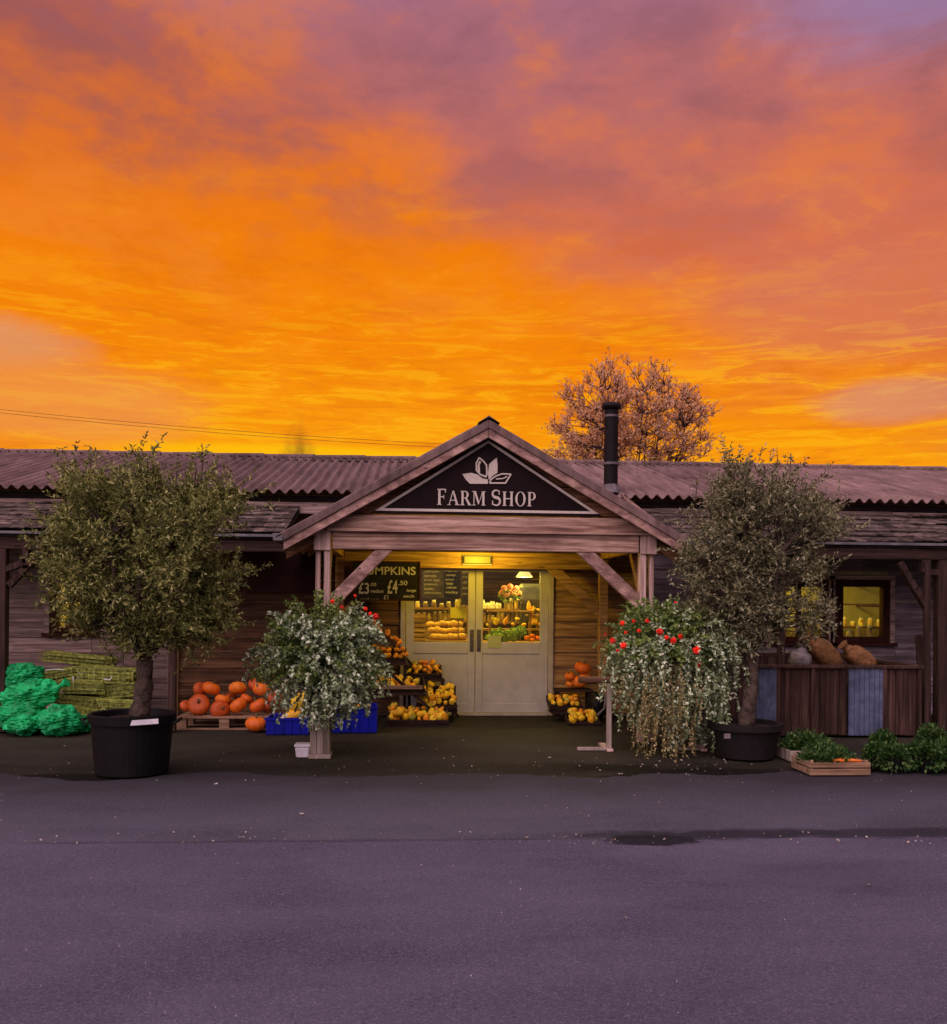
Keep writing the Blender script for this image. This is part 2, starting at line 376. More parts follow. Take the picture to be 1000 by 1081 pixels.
def sheet(mb, o, u, v, pitch, amp, lu, lv, seg=8, nv=1, th=.012, wob=0):
    """corrugated sheet: waves run along v, profile along u"""
    o = Vector(o); u = Vector(u).normalized(); v = Vector(v).normalized(); n = u.cross(v).normalized()
    if n.z < 0: n = -n
    k = int(lu/pitch*seg); vs = []; fs = []
    for j in range(nv+1):
        for i in range(k+1):
            a = i*pitch/seg; h = amp*math.cos(2*pi*a/pitch)
            w = wob*noise.noise(Vector((a*1.3, j*.7, 3)))
            vs.append(o+u*a+v*(lv*j/nv)+n*(h+w))
    c = len(vs)
    vs += [q-n*th for q in vs]
    W = k+1
    for j in range(nv):
        for i in range(k):
            a = j*W+i; fs.append((a, a+1, a+W+1, a+W)); fs.append((c+a, c+a+W, c+a+W+1, c+a+1))
    for i in range(k):
        fs.append((i, c+i, c+i+1, i+1)); a = nv*W+i; fs.append((a, a+1, c+a+1, c+a))
    for j in range(nv):
        a = j*W; fs.append((a, a+W, c+a+W, c+a)); a = j*W+k; fs.append((a, c+a, c+a+W, a+W))
    mb.add(vs, fs)
# ================================================================== world
w = bpy.data.worlds.new('World'); sc.world = w; w.use_nodes = True
nt = NT(w.node_tree); bg = w.node_tree.nodes['Background']
d = nt.vm('NORMALIZE', nt.node('ShaderNodeTexCoord').outputs['Generated'])
x, y, z = nt.sep(d)
az0 = nt.m('ARCTAN2', x, y)
hl = nt.m('SQRT', nt.m('ADD', nt.m('MULTIPLY', x, x), nt.m('MULTIPLY', y, y)))
el0 = nt.m('ARCTAN2', z, hl)
zz = nt.m('ADD', nt.m('MAXIMUM', z, 0), .07)
q = nt.comb(nt.m('DIVIDE', x, zz), nt.m('DIVIDE', y, zz), 0)
n_big = nt.noise(q, .75, 6, .55, .5)
n_mid = nt.noise(nt.vm('ADD', q, (7.3, 2.1, 0)), 2.6, 8, .68, .3)
ae = nt.comb(nt.m('MULTIPLY', az0, 3.2), nt.m('MULTIPLY', el0, 6.5), 1.7)
n_puff = nt.noise(ae, 1.9, 7, .60, .15)
n_soft = nt.noise(nt.vm('ADD', ae, (3, 9, 2)), .8, 3, .5, .3)
n_str = nt.noise(nt.comb(nt.m('MULTIPLY', az0, 5.0), nt.m('MULTIPLY', el0, 42), 4), 2.2, 8, .68, .8)
def off(n, k): return nt.m('MULTIPLY', nt.m('SUBTRACT', n, .5), k)
az = nt.m('ADD', az0, off(n_soft, .5))
el = nt.m('ADD', el0, nt.m('ADD', off(n_puff, .16), off(n_soft, .14)))
el = nt.m('ADD', el, off(n_big, .05))
e1 = nt.m('DIVIDE', el, 1.0)
left = nt.ramp(e1, [(0, lin((150, 90, 40))), (.125, lin((252, 160, 16))), (.17, lin((248, 148, 12))), (.25, lin((246, 135, 8))), (.36, lin((240, 124, 10))), (.43, lin((222, 112, 40))),
                    (.50, lin((178, 94, 76))), (.58, lin((148, 84, 94))), (.66, lin((170, 120, 140))), (.98, (.7,.57,.85,1))])
right = nt.ramp(e1, [(0, lin((140, 85, 50))), (.125, lin((238, 140, 34))), (.17, lin((232, 132, 44))), (.25, lin((226, 122, 66))), (.36, lin((212, 112, 82))), (.45, lin((196, 108, 94))),
                     (.53, lin((176, 106, 112))), (.60, lin((158, 110, 138))), (.72, lin((178, 136, 170))), (.98, (.9,.74,1.05,1))])
# diagonal front between the orange deck (lower left) and the salmon deck (upper right)
dg = nt.m('ADD', nt.m('ADD', el, nt.m('MULTIPLY', az, .42)), off(n_puff, .10))
c = nt.mix(nt.step(dg, .33, .50), left, right)
# brown-mauve cloud shadows in the upper deck
hi = nt.step(el0, .30, .48)
c = nt.mix(nt.m('MULTIPLY', nt.m('MULTIPLY', nt.step(n_puff, .47, .64), hi), .46), c, lin((142, 86, 92)))
c = nt.mix(nt.m('MULTIPLY', nt.m('MULTIPLY', nt.step(n_puff, .50, .34), nt.step(el0, .22, .36)), .40), c, lin((236, 128, 52)))
# orange wisps, darker
mid = nt.m('MULTIPLY', nt.step(el0, .16, .22), nt.step(el0, .46, .34))
c = nt.mix(nt.m('MULTIPLY', nt.m('MULTIPLY', nt.step(n_mid, .50, .64), mid), .30), c, lin((214, 98, 12)))
c = nt.mix(nt.m('MULTIPLY', nt.m('MULTIPLY', nt.step(n_mid, .49, .36), mid), .30), c, lin((255, 160, 30)))
# glowing streaks low down
low = nt.m('MULTIPLY', nt.step(el0, .36, .20), nt.step(el0, -.02, .05))
c = nt.mix(nt.m('MULTIPLY', nt.m('MULTIPLY', nt.step(n_str, .51, .60), low), .50), c, lin((255, 186, 22)))
c = nt.mix(nt.m('MULTIPLY', nt.m('MULTIPLY', nt.step(n_str, .48, .38), low), .42), c, lin((226, 112, 22)))
def gap(azc, elc, ra, re, colr, k, ns=.5):
    a = nt.m('DIVIDE', nt.m('SUBTRACT', az0, azc), ra); b_ = nt.m('DIVIDE', nt.m('SUBTRACT', el0, elc), re)
    dd = nt.m('SQRT', nt.m('ADD', nt.m('MULTIPLY', a, a), nt.m('MULTIPLY', b_, b_)))
    dd = nt.m('ADD', dd, nt.m('ADD', off(n_puff, ns*2), off(n_str, ns)))
    return nt.m('MULTIPLY', nt.step(dd, 1.25, .55), k), lin(colr)
for a in ((-.43, .238, .12, .026, (222, 150, 104), .75), (-.38, .19, .16, .045, (236, 148, 76), .6), (.50, .195, .09, .022, (206, 140, 122), .55),
          (.54, .58, .20, .10, (150, 126, 170), .75), (-.10, .148, .18, .012, (255, 190, 12), .9), (.20, .142, .12, .010, (255, 176, 14), .8), (.46, .29, .16, .05, (206, 116, 96), .4)):
    f, cc = gap(*a); c = nt.mix(f, c, cc)
# east side of the dome (behind the viewer): dusky lilac afterglow and an added bright patch
back = nt.ramp(nt.m('DIVIDE', el0, 1.57), [(0, (.08,.06,.07,1)), (.12, (.15,.11,.13,1)), (.3, (.27,.21,.25,1)), (.6, (.46,.37,.52,1)), (1, (.66,.56,.92,1))])
pd_ = nt.vm('DOT_PRODUCT', d, tuple(Vector((-.42, -.70, .80)).normalized()))
back = nt.mix(nt.step(pd_, .55, .97), back, (3.0, 2.2, 2.45, 1))  # bright patch added high behind the viewer as soft directional light
cosaz = nt.m('MULTIPLY', y, 1)
c = nt.mix(nt.step(cosaz, .30, -.25), c, back)
c = nt.mix(nt.step(z, -.01, -.06), c, (.05, .035, .035, 1))
nt.put(bg.inputs[0], c); bg.inputs[1].default_value = 1.0

SUN = bpy.data.lights.new('sun', 'SUN'); so = bpy.data.objects.new('sun', SUN); col.objects.link(so)
SUN.energy = .25; SUN.angle = rad(12); SUN.color = (1, .55, .25)
so.rotation_euler = (Vector((-.12, 1, .06))).to_track_quat('Z', 'Y').to_euler()

# ================================================================== ground
def flat(name, pts, z, mat, kind='structure', fill=None):
    mb = MB(); mb.add([(p[0], p[1], z) for p in pts], [tuple(range(len(pts)))]); return mb.build(name, mat, kind=kind)
flat('ground', [(-400, -200), (400, -200), (400, 500), (-400, 500)], -.012, 'field_ground')
def wavy(x0, x1, y0, n=160, amp=.05, sc_=1.2, seed=0):
    return [(x0+(x1-x0)*i/n, y0 + amp*noise.noise(Vector(((x0+(x1-x0)*i/n)*sc_, seed, 0)))*2 + amp*.4*noise.noise(Vector(((x0+(x1-x0)*i/n)*7, seed, 5)))) for i in range(n+1)]
yA = G(500, 888).y; yB = G(500, 818).y
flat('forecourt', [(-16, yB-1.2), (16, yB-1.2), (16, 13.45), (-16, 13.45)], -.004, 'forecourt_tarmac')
e1_ = wavy(-16, 16, yB, n=420, amp=.22, sc_=.9, seed=3)
flat('road', [(-16, yA-1), (16, yA-1)] + [(16, e1_[-1][1])] + e1_[::-1], 0, 'asphalt_strip')
e2_ = wavy(-16, 16, yA, amp=.035, seed=9)
flat('road_lane', [(-16, -6), (16, -6)] + e2_[::-1], .004, 'asphalt_lane')

# ================================================================== farm shop building
WY = 13.3
XL, XR = -10.5, 11.5
bld = thing('farm_shop_building', 'long low timber clad farm shop with corrugated roof filling the width', 'shop building', (0, WY, 0))
DX0, DX1 = PX(423, WY), PX(584, WY); DZ = 2.16
RW = (P(878, 612, WY), P(937, 678, WY)); RW2 = (P(812, 612, WY), P(874, 678, WY)); LW = (P(55, 597, WY), P(98, 668, WY))
opens = [(DX0, DX1, -.1, DZ)]
for a, b_ in (RW, RW2, LW): opens.append((a.x, b_.x, b_.z, a.z))
def boards(mb, x0, x1, z0, z1, y, bh=.205, th=.028, lo=1.6, hi=3.6, tilt=True, ops=opens):
    zz = z0
    while zz < z1-.01:
        zt = min(zz+bh, z1)
        segs = [(x0, x1)]
        for (a, b, c_, e) in ops:
            if c_ < zt-.01 and e > zz+.01:
                ns = []
                for s0, s1 in segs:
                    if b <= s0 or a >= s1: ns.append((s0, s1)); continue
                    if a > s0: ns.append((s0, a))
                    if b < s1: ns.append((b, s1))
                segs = ns
        for s0, s1 in segs:
            xx = s0
            while xx < s1-.01:
                L = U(lo, hi); xe = min(xx+L, s1)
                if s1-xe < .4: xe = s1
                dz = U(-.006, .006); dy = U(-.004, .004); t = .018 if tilt else 0
                g = .004
                za, zb = zz+g+dz*.5, zt-g+dz
                mb.add([(xx+.002, y-th-t+dy, za), (xe-.002, y-th-t+dy+U(-.003, .003), za+U(-.005, .005)), (xe-.002, y, za), (xx+.002, y, za),
                        (xx+.002, y-th+dy, zb), (xe-.002, y-th+dy, zb+U(-.004, .004)), (xe-.002, y, zb), (xx+.002, y, zb)],
                       [(0, 3, 2, 1), (4, 5, 6, 7), (0, 1, 5, 4), (1, 2, 6, 5), (2, 3, 7, 6), (3, 0, 4, 7)])
                xx = xe
        zz = zt
xl1, xr1 = PX(186, WY), PX(690, WY)
mb = MB(); boards(mb, XL, xl1, .03, 3.02, WY); mb.build('wall', 'weathered_wood', bld, bevel=.004, label='pinkish grey horizontal weatherboards left of the pumpkins')
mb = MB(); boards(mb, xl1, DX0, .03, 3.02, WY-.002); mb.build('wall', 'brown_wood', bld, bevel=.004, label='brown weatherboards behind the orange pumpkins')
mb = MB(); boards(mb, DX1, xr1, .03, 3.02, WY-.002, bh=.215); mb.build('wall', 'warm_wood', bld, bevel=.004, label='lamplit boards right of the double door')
mb = MB(); boards(mb, xr1, XR, .03, 3.02, WY); mb.build('wall', 'weathered_wood_grey', bld, bevel=.004, label='purplish grey weatherboards around the lit window')
# backing wall with the same openings
mb = MB()
zs = sorted({0., 3.06} | {max(0, v) for o in opens for v in (o[2], o[3])})
for a, b_ in zip(zs, zs[1:]):
    xs = [XL]
    cuts = sorted([(o[0], o[1]) for o in opens if o[2] < b_-.01 and o[3] > a+.01])
    cur = XL
    for c0, c1 in cuts: mb.box(cur, c0, WY+.002, WY+.10, a, b_); cur = c1
    mb.box(cur, XR, WY+.002, WY+.10, a, b_)
mb.build('inner_wall', 'cream_wall', bld)
mb = MB(); mb.box(XL, XR, 17.4, 17.5, 0, 3.3); mb.build('back_wall', 'cream_wall', bld)
for xx in (XL-.1, XR):
    mb = MB(); mb.box(xx, xx+.1, WY, 21.4, 0, 3.0)
    mb.prism([(0, 0)]*0 or [(xx, 3.0), (xx+.1, 3.0), (xx+.1, 3.05), (xx, 3.05)], WY, 21.4); mb.build('end_wall', 'weathered_wood', bld)
mb = MB(); mb.box(XL, XR, WY+.1, 17.4, 2.75, 2.80); mb.build('ceiling', 'cream_wall', bld)
mb = MB(); mb.box(XL, XR, WY-.02, 17.4, .004, .03); mb.build('shop_floor', 'shop_floor', bld)
# roof
EY = 12.9; EZL = P(260, 517, EY).z; EZR = P(800, 526, EY).z; EZ = (EZL+EZR)/2
RY = 17.1; RZs = (P(420, 487, RY).z+P(40, 474, RY).z+P(960, 495.5, RY).z)/3-.03; SL = (RZs-EZ)/(RY-EY)
roof = thing('x', 'x', 'x'); bpy.data.objects.remove(roof)
mb = MB(); sheet(mb, (XL-.2, EY, EZ), (1, 0, 0), (0, 1, SL), .152, .030, XR-XL+.4, (RY-EY)/math.cos(math.atan(SL)), seg=8, nv=5, wob=.012)
sheet(mb, (XL-.2, 21.5, EZ), (1, 0, 0), (0, -1, SL), .152, .030, XR-XL+.4, (21.5-RY)/math.cos(math.atan(SL)), seg=6, nv=2)
roof = mb.build('corrugated_roof', 'fibre_cement', bld, fix=False)
RZ = EZ+(RY-EY)*SL
mb = MB(); xx = XL-.2
while xx < XR+.2:
    mb.prism([(xx, 0)], 0, 0) if False else None
    L = .9
    for i in range(3):
        pass
    mb.tube([(xx, RY, RZ+.02), (xx+L+.03, RY, RZ+.035)], .055, 8); xx += L
for i in range(int((XR-XL)/.152)):
    mb.box(XL+i*.152, XL+i*.152+.075, RY-.16, RY-.03, RZ-.045, RZ+.035)
mb.build('ridge_cap', 'fibre_cement', roof)
print('eave', EZL, EZR, 'ridge', RZ, 'ridge survey', P(420, 487, RY).z, P(0, 472, RY).z, P(1000, 496, RY).z)
mb = MB(); mb.box(XL, XR, EY+.22, WY-.05, EZ-.13, EZ-.045); mb.box(XL, XR, WY-.12, WY+.1, 3.02, EZ-.05); mb.build('soffit', 'soffit', bld)
mb = MB(); boards(mb, XL, XR, EZ-.30, EZ-.14, EY+.20, bh=.16, lo=2.5, hi=4.5, tilt=False, ops=[]); mb.build('fascia', 'weathered_wood', bld, bevel=.004)
# wall corner post and maroon panel
mb = MB(); a = P(177, 757, WY-.1); mb.box(a.x, a.x+.13, WY-.12, WY-.05, 0, 2.4); mb.build('corner_post', 'porch_timber_upright', bld, bevel=.005)
a = P(262, 575, WY-.08); b_ = P(333, 626, WY-.08)
mb = MB(); mb.box(a.x, b_.x, WY-.10, WY-.055, b_.z, a.z+.05); mb.build('wall_panel', 'maroon_panel', bld, bevel=.006)
# windows
def window(a, b_, lab, bars):
    fr = MB(); x0, x1, z0, z1 = a.x, b_.x, b_.z, a.z; fw = .10
    fr.box(x0, x1, WY-.07, WY+.06, z1-fw, z1); fr.box(x0, x1, WY-.07, WY+.06, z0, z0+fw*.8)
    fr.box(x0, x0+fw, WY-.068, WY+.058, z0+fw*.8, z1-fw); fr.box(x1-fw, x1, WY-.068, WY+.058, z0+fw*.8, z1-fw)
    for t in bars: xx = x0+(x1-x0)*t; fr.box(xx-.025, xx+.025, WY-.05, WY+.05, z0+fw*.8, z1-fw)
    wn = MB(); 
    for s0, s1, t0, t1 in ((x0-.07, x0-.002, z0-.05, z1+.05), (x1+.002, x1+.07, z0-.05, z1+.05)): wn.box(s0, s1, WY-.085, WY-.045, t0, t1)
    wn.box(x0-.07, x1+.07, WY-.087, WY-.043, z1+.002, z1+.07)
    win = wn.build('window', 'weathered_wood', bld, bevel=.004, label=lab)
    fr.build('frame', 'window_wood', win, bevel=.006)
    s = MB(); s.box(x0-.09, x1+.09, WY-.13, WY-.02, z0-.055, z0-.004); s.build('sill', 'window_wood', win, bevel=.005)
    p = MB(); p.box(x0+fw, x1-fw, WY-.006, WY, z0+fw*.8, z1-fw); p.build('pane', 'window_glass', win)
    return win
wr = window(*RW, 'yellow lit window in a dark red frame, right of the olive tree', (.16,))
window(*RW2, 'yellow lit window mostly hidden behind the right olive tree', (.5,))
window(*LW, 'small lit window mostly hidden behind the left olive tree', (.5,))
# doors
mb = MB(); mb.box(DX0, DX0+.07, WY-.075, WY+.08, 0, DZ); mb.box(DX1-.07, DX1, WY-.075, WY+.08, 0, DZ); mb.box(DX0+.07, DX1-.07, WY-.075, WY+.08, DZ-.06, DZ)
mb.box(DX0+.07, DX1-.07, WY-.09, WY+.08, .0, .035)
mb.build('door_frame', 'door_frame_paint', bld, bevel=.006)
DM = PX(502, WY); zmid0, zmid1 = PZ(690, WY), PZ(678, WY); DT = DZ-.065
def door(x0, x1, side):
    st = .115; cs = .10
    l, r = (st, cs) if side < 0 else (cs, st)
    mb = MB(); Y0, Y1 = WY-.045, WY
    mb.box(x0, x0+l, Y0, Y1, .04, DT); mb.box(x1-r, x1, Y0, Y1, .04, DT)
    for z0, z1 in ((.04, .17), (zmid0, zmid1), (DT-.07, DT)): mb.box(x0+l, x1-r, Y0+.001, Y1-.001, z0, z1)
    d = mb.build('door', 'door_paint', bld, bevel=.005)
    p = MB(); p.box(x0+l, x1-r, Y0+.014, Y1-.01, .17, zmid0); p.build('panel', 'door_paint', d)
    g = MB(); g.box(x0+l, x1-r, Y0+.020, Y0+.026, zmid1, DT-.07); g.build('pane', 'window_glass', d)
    hx = (x1-.045) if side < 0 else (x0+.045)
    h = MB(); za, zb = PZ(686, WY), PZ(666, WY)
    h.box(hx-.03, hx+.03, Y0-.008, Y0-.001, za-.02, zb+.02)
    h.tube([(hx, Y0-.005, za+.03), (hx, Y0-.05, za+.04), (hx, Y0-.05, zb-.04), (hx, Y0-.005, zb-.03)], .011, 8)
    h.build('handle', 'collar_metal', d)
    return d
door(DX0+.075, DM-.004, -1); door(DM+.004, DX1-.075, 1)
nd = MB(); a = P(515, 671, WY-.05); b_ = P(529, 684, WY-.05); nd.box(a.x, b_.x, WY-.052, WY-.048, b_.z, a.z)
nd.build('door_notice', 'paper_green', None, ((a.x+b_.x)/2, WY-.05, b_.z), label='small pale green notice on the right door beside its handle', cat='notice')
# flue
fl = P(645, 500, 13.3); ft = P(646, 428, 12.75)
flue = MB(); zc = fl.z-.1
flue.tube([(fl.x, 13.3, EZ), (fl.x, 13.3, PZ(431, 13.3, 645))], .10, 16)
flo = flue.build('flue_pipe', 'flue_metal', roof, smooth=False)
cp = MB(); zt = PZ(431, 13.3, 645); cp.lathe([(.09, zt-.03), (.13, zt-.01), (.145, zt+.02), (.13, zt+.06), (.05, zt+.085)], (fl.x, 13.3, 0), 16); cp.build('flue_cowl', 'flue_metal', roof)
cr = MB(); cr.lathe([(.118, 0), (.118, .035)], (fl.x, 13.3, PZ(491, 13.3, 645)), 16); cr.build('flue_band', 'collar_metal', roof); cr = MB(); cr.lathe([(.106, 0), (.106, .03)], (fl.x, 13.3, zt-.13), 16); cr.build('flue_band', 'collar_metal', roof)
fb = MB(); fb.lathe([(.17, -.05), (.14, .02), (.115, .06), (.11, .08)], (fl.x, 13.25, EZ+.12), 14, mod=lambda a, z_: 1+.05*math.sin(a*3)); fb.build('flue_flashing', 'collar_metal', roof)

# ================================================================== porch
PY = 10.6
ap = P(515, 446, PY); le = P(302, 562, PY); re_ = P(719, 569, PY)
cx = (le.x+re_.x)/2; apx = ap.x; hz = (le.z+re_.z)/2; W2 = (re_.x-le.x)/2; ex0, ex1 = cx-W2, cx+W2
az_ = ap.z; slp = (az_-hz)/W2; cx_ = cx; ang = math.atan(slp)
print('porch', cx, apx, hz, az_, W2, math.degrees(ang))
porch = thing('entrance_porch', 'timber porch with gabled corrugated roof over the double door', 'porch', (cx, PY, 0))
def zr(x_, drop=0): return az_ - abs(x_-cx)*slp - drop
# roof sheets
mb = MB()
for s in (-1, 1):
    u = Vector((s*math.cos(ang), 0, -math.sin(ang))); Ls = W2/math.cos(ang)+.10; o0 = Vector((cx, 0, az_))
    nrm = Vector((s*math.sin(ang), 0, math.cos(ang)))
    # strips down-slope so the rear edge follows the main roof
    n = 14; per = .152; seg = 6
    pts = []
    for j in range(n+1):
        t = Ls*j/n; zc_ = az_-math.sin(ang)*t
        yb = 13.22 if zc_ < EZ+.10 else EY+(zc_-EZ)/SL+.12
        row = []; k = 150
        for i in range(k+1):
            yy = PY-.22+(yb-PY+.22)*i/k
            row.append(o0+u*t+Vector((0, yy, 0))+nrm*(.02*math.cos(2*pi*yy/per)))
        pts.append(row)
    k1 = len(pts[0]); vs = [v for r_ in pts for v in r_]; fs = []
    nv = len(vs); vs += [v-nrm*.014 for v in vs]
    for j in range(n):
        for i in range(k1-1):
            a = j*k1+i; fs.append((a, a+1, a+k1+1, a+k1)); fs.append((nv+a, nv+a+k1, nv+a+k1+1, nv+a+1))
    for j in range(n): a = j*k1; fs.append((a, a+k1, nv+a+k1, nv+a))
    for i in range(k1-1): a = n*k1+i; fs.append((a, a+1, nv+a+1, nv+a))
    mb.add(vs, fs)
proof = mb.build('porch_roof', 'fibre_cement', porch, fix=False)
mb = MB(); mb.prism([(cx-.12, az_-.045), (cx, az_+.035), (cx+.12, az_-.045), (cx, az_+.018)], PY-.235, 14.9); mb.build('ridge_cap', 'fibre_cement', proof)
# bargeboards
bb = .125
for s in (-1, 1):
    mb = MB(); xe = cx+s*W2
    up = Vector((s*math.sin(ang), 0, math.cos(ang)))
    a = Vector((cx+s*.002, PY-.19, az_)) ; b_ = Vector((xe, PY-.19, hz))
    # top plank and thin cover strip; mitred at the apex
    def board(y0, y1, d0, d1, xa=0.0):
        k = 1/math.cos(ang)
        mb.prism([(cx+s*.002, az_-d0*k), (xe, hz-d0*k), (xe, hz-d1*k), (cx+s*.002, az_-d1*k)], y0, y1)
    board(PY-.20, PY-.16, .025, .05+bb)
    mb.build('bargeboard', 'porch_timber_slope', porch, bevel=.005)
    mb = MB(); board(PY-.225, PY-.201, .018, .085); mb.build('verge_strip', 'fibre_cement', porch, bevel=.003)
    mb = MB(); board(PY+.06, PY+.10, .05+bb-.02, .05+bb+.07); mb.build('inner_rafter', 'gable_board_wood', porch, bevel=.004)
# gutter stub ends
for s in (-1, 1):
    mb = MB(); xe = cx+s*(W2+.06); mb.prism([(xe-.06, hz-.02), (xe+.06, hz-.02), (xe+.05, hz-.10), (xe-.05, hz-.10)], PY-.22, 13.2)
    mb.build('gutter', 'gutter_metal', porch, bevel=.004)
# tie beams
def bm(name, p1, p2, Y, th, h, mat='porch_timber', par=porch, lab=None, bev=.008):
    m_ = MB(); a = P(*p1, Y); b = P(*p2, Y); zc_ = (a.z+b.z)/2
    m_.box(a.x, b.x, Y, Y+th, zc_-h/2, zc_+h/2); return m_.build(name, mat, par, bevel=bev, label=lab)
bm('tie_beam', (351, 569), (675, 575), PY, .14, .205)
b2 = bm('gable_beam', (338, 551), (692, 554), PY-.03, .12, .155)
mb = MB(); zb0, zb1 = PZ(563, PY), PZ(559.5, PY); mb.box(PX(345, PY), PX(690, PY), PY-.06, PY+.06, zb0, zb1); mb.build('beam_ledge', 'porch_timber', porch, bevel=.003)
# gable cladding behind the sign
mb = MB(); zg0 = PZ(543, PY); zz_ = zg0
while zz_ < az_-.2:
    z1_ = zz_+.16
    h0 = (az_-.17-zz_)/slp; h1 = max((az_-.17-z1_)/slp, 0)
    if h0 < .05: break
    mb.prism([(cx-h0, zz_+.004), (cx+h0, zz_+.004), (cx+h1, z1_-.004), (cx-h1, z1_-.004)], PY+.02, PY+.05); zz_ = z1_
mb.build('gable_cladding', 'gable_board_wood', porch, bevel=.003)
# posts: paired uprights with a head block
pl, pr = P(345, 640, PY).x, P(679, 640, PY).x; pl2 = P(335, 640, PY).x; pr2 = P(689, 640, PY).x
ztop = PZ(560, PY); zhb = PZ(583, PY)
for xa, xb, s in ((pl, pl2, -1), (pr, pr2, 1)):
    mb = MB(); mb.box(xa-.035, xa+.035, PY, PY+.13, .02, ztop-.004); p_ = mb.build('post', 'porch_timber_upright', porch, bevel=.006)
    mb = MB(); mb.box(xb-.025, xb+.025, PY+.04, PY+.12, .02, zhb); mb.build('post', 'porch_timber_upright', porch, bevel=.006)
    mb = MB(); mb.box(min(xa, xb)-.04, max(xa, xb)+.04, PY-.025, PY-.002, zhb, ztop-.006); mb.build('head_block', 'porch_timber_upright', porch, bevel=.006)
# braces, cut flush to the post face and the beam underside
def brace(p1, p2, Y, y0, y1, xpost, zbeam, hw, mat, lab=None):
    a, b = P(*p1, Y), P(*p2, Y); d_ = (b-a); d_.y = 0; d_.normalize(); n_ = Vector((-d_.z, 0, d_.x))*hw
    pts = []
    for s in (1, -1):
        q_ = a+n_*s; pts.append(((xpost, q_.z+(xpost-q_.x)*d_.z/d_.x), (q_.x+(zbeam-q_.z)*d_.x/d_.z, zbeam)))
    m_ = MB(); m_.prism([pts[0][0], pts[0][1], pts[1][1], pts[1][0]], y0, y1); m_.build('brace', mat, porch, bevel=.006, label=lab)
zbm = (P(351, 569, PY).z+P(675, 575, PY).z)/2-.205/2-.001
brace((352, 634), (402, 584), PY, PY+.015, PY+.10, pl+.036, zbm, .07, 'porch_timber_slope')
brace((670, 631), (622, 586), PY, PY+.015, PY+.10, pr-.036, zbm, .07, 'porch_timber_slope')
# side plates, rear truss
IY = 12.85
zpl = zhb+.06
for s, xx in ((-1, PX(343, PY)), (1, PX(681, PY))):
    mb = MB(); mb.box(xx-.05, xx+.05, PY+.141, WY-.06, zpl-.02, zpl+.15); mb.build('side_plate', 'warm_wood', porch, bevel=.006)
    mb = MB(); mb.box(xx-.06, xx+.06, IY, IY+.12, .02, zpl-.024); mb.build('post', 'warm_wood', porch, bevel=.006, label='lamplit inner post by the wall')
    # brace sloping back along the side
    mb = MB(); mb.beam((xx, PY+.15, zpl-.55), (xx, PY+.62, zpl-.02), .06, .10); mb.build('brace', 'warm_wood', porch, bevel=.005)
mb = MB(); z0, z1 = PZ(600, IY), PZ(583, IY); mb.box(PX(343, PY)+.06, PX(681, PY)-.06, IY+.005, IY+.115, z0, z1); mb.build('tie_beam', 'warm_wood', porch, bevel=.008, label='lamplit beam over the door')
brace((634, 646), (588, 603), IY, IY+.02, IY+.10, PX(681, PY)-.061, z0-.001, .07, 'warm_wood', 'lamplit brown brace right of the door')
brace((366, 646), (412, 603), IY, IY+.02, IY+.10, PX(343, PY)+.061, z0-.001, .07, 'warm_wood')
# rafters
for yy in (11.3, 12.0, 12.7):
    mb = MB()
    for s in (-1, 1):
        mb.prism([(cx+s*.002, az_-.06), (cx+s*(W2-.02), hz-.06), (cx+s*(W2-.02), hz-.16), (cx+s*.002, az_-.18)], yy, yy+.05)
    mb.build('rafter', 'warm_wood', porch, bevel=.004)
# valley boards where lean-to meets porch (right side shows)
a, b = P(655, 521, PY+.1), P(728, 577, PY+.1)
mb = MB(); mb.prism([(a.x, a.z), (b.x, b.z), (b.x-.13, b.z-.02), (a.x+.05, a.z-.09)], PY+.05, PY+.11); mb.build('valley_board', 'porch_timber_slope', porch, bevel=.004)
# lamp over the door
lp = P(504, 591, IY-.05)
lamp = thing('bulkhead_lamp', 'small glowing box lamp fixed to the beam over the door', 'lamp', (lp.x, IY, lp.z))
mb = MB(); mb.box(lp.x-.20, lp.x+.20, IY-.03, IY+.004, lp.z-.07, lp.z+.07); mb.build('housing', 'door_frame_paint', lamp, bevel=.004)
m, nt, b = newmat('lamp_glow'); b.inputs['Base Color'].default_value = (.10, .09, .03, 1); b.inputs['Emission Color'].default_value = (.85, .68, .04, 1); b.inputs['Emission Strength'].default_value = .16
mb = MB(); mb.box(lp.x-.185, lp.x+.185, IY-.08, IY-.031, lp.z-.055, lp.z+.055); mb.build('lens', 'lamp_glow', lamp, bevel=.012)
def light(name, typ, loc, e, c, size=.3, rot=None, sy=None):
    l = bpy.data.lights.new(name, typ); o = bpy.data.objects.new(name, l); col.objects.link(o); o.location = loc
    l.energy = e; l.color = c
    if typ == 'AREA':
        l.size = size
        if sy: l.shape = 'RECTANGLE'; l.size_y = sy
    else: l.shadow_soft_size = size
    if rot: o.rotation_euler = rot
    return o
YEL = (1.0, .68, .04)
light('bulkhead_light', 'POINT', (lp.x, IY-.55, lp.z-.03), 50, YEL, .08)

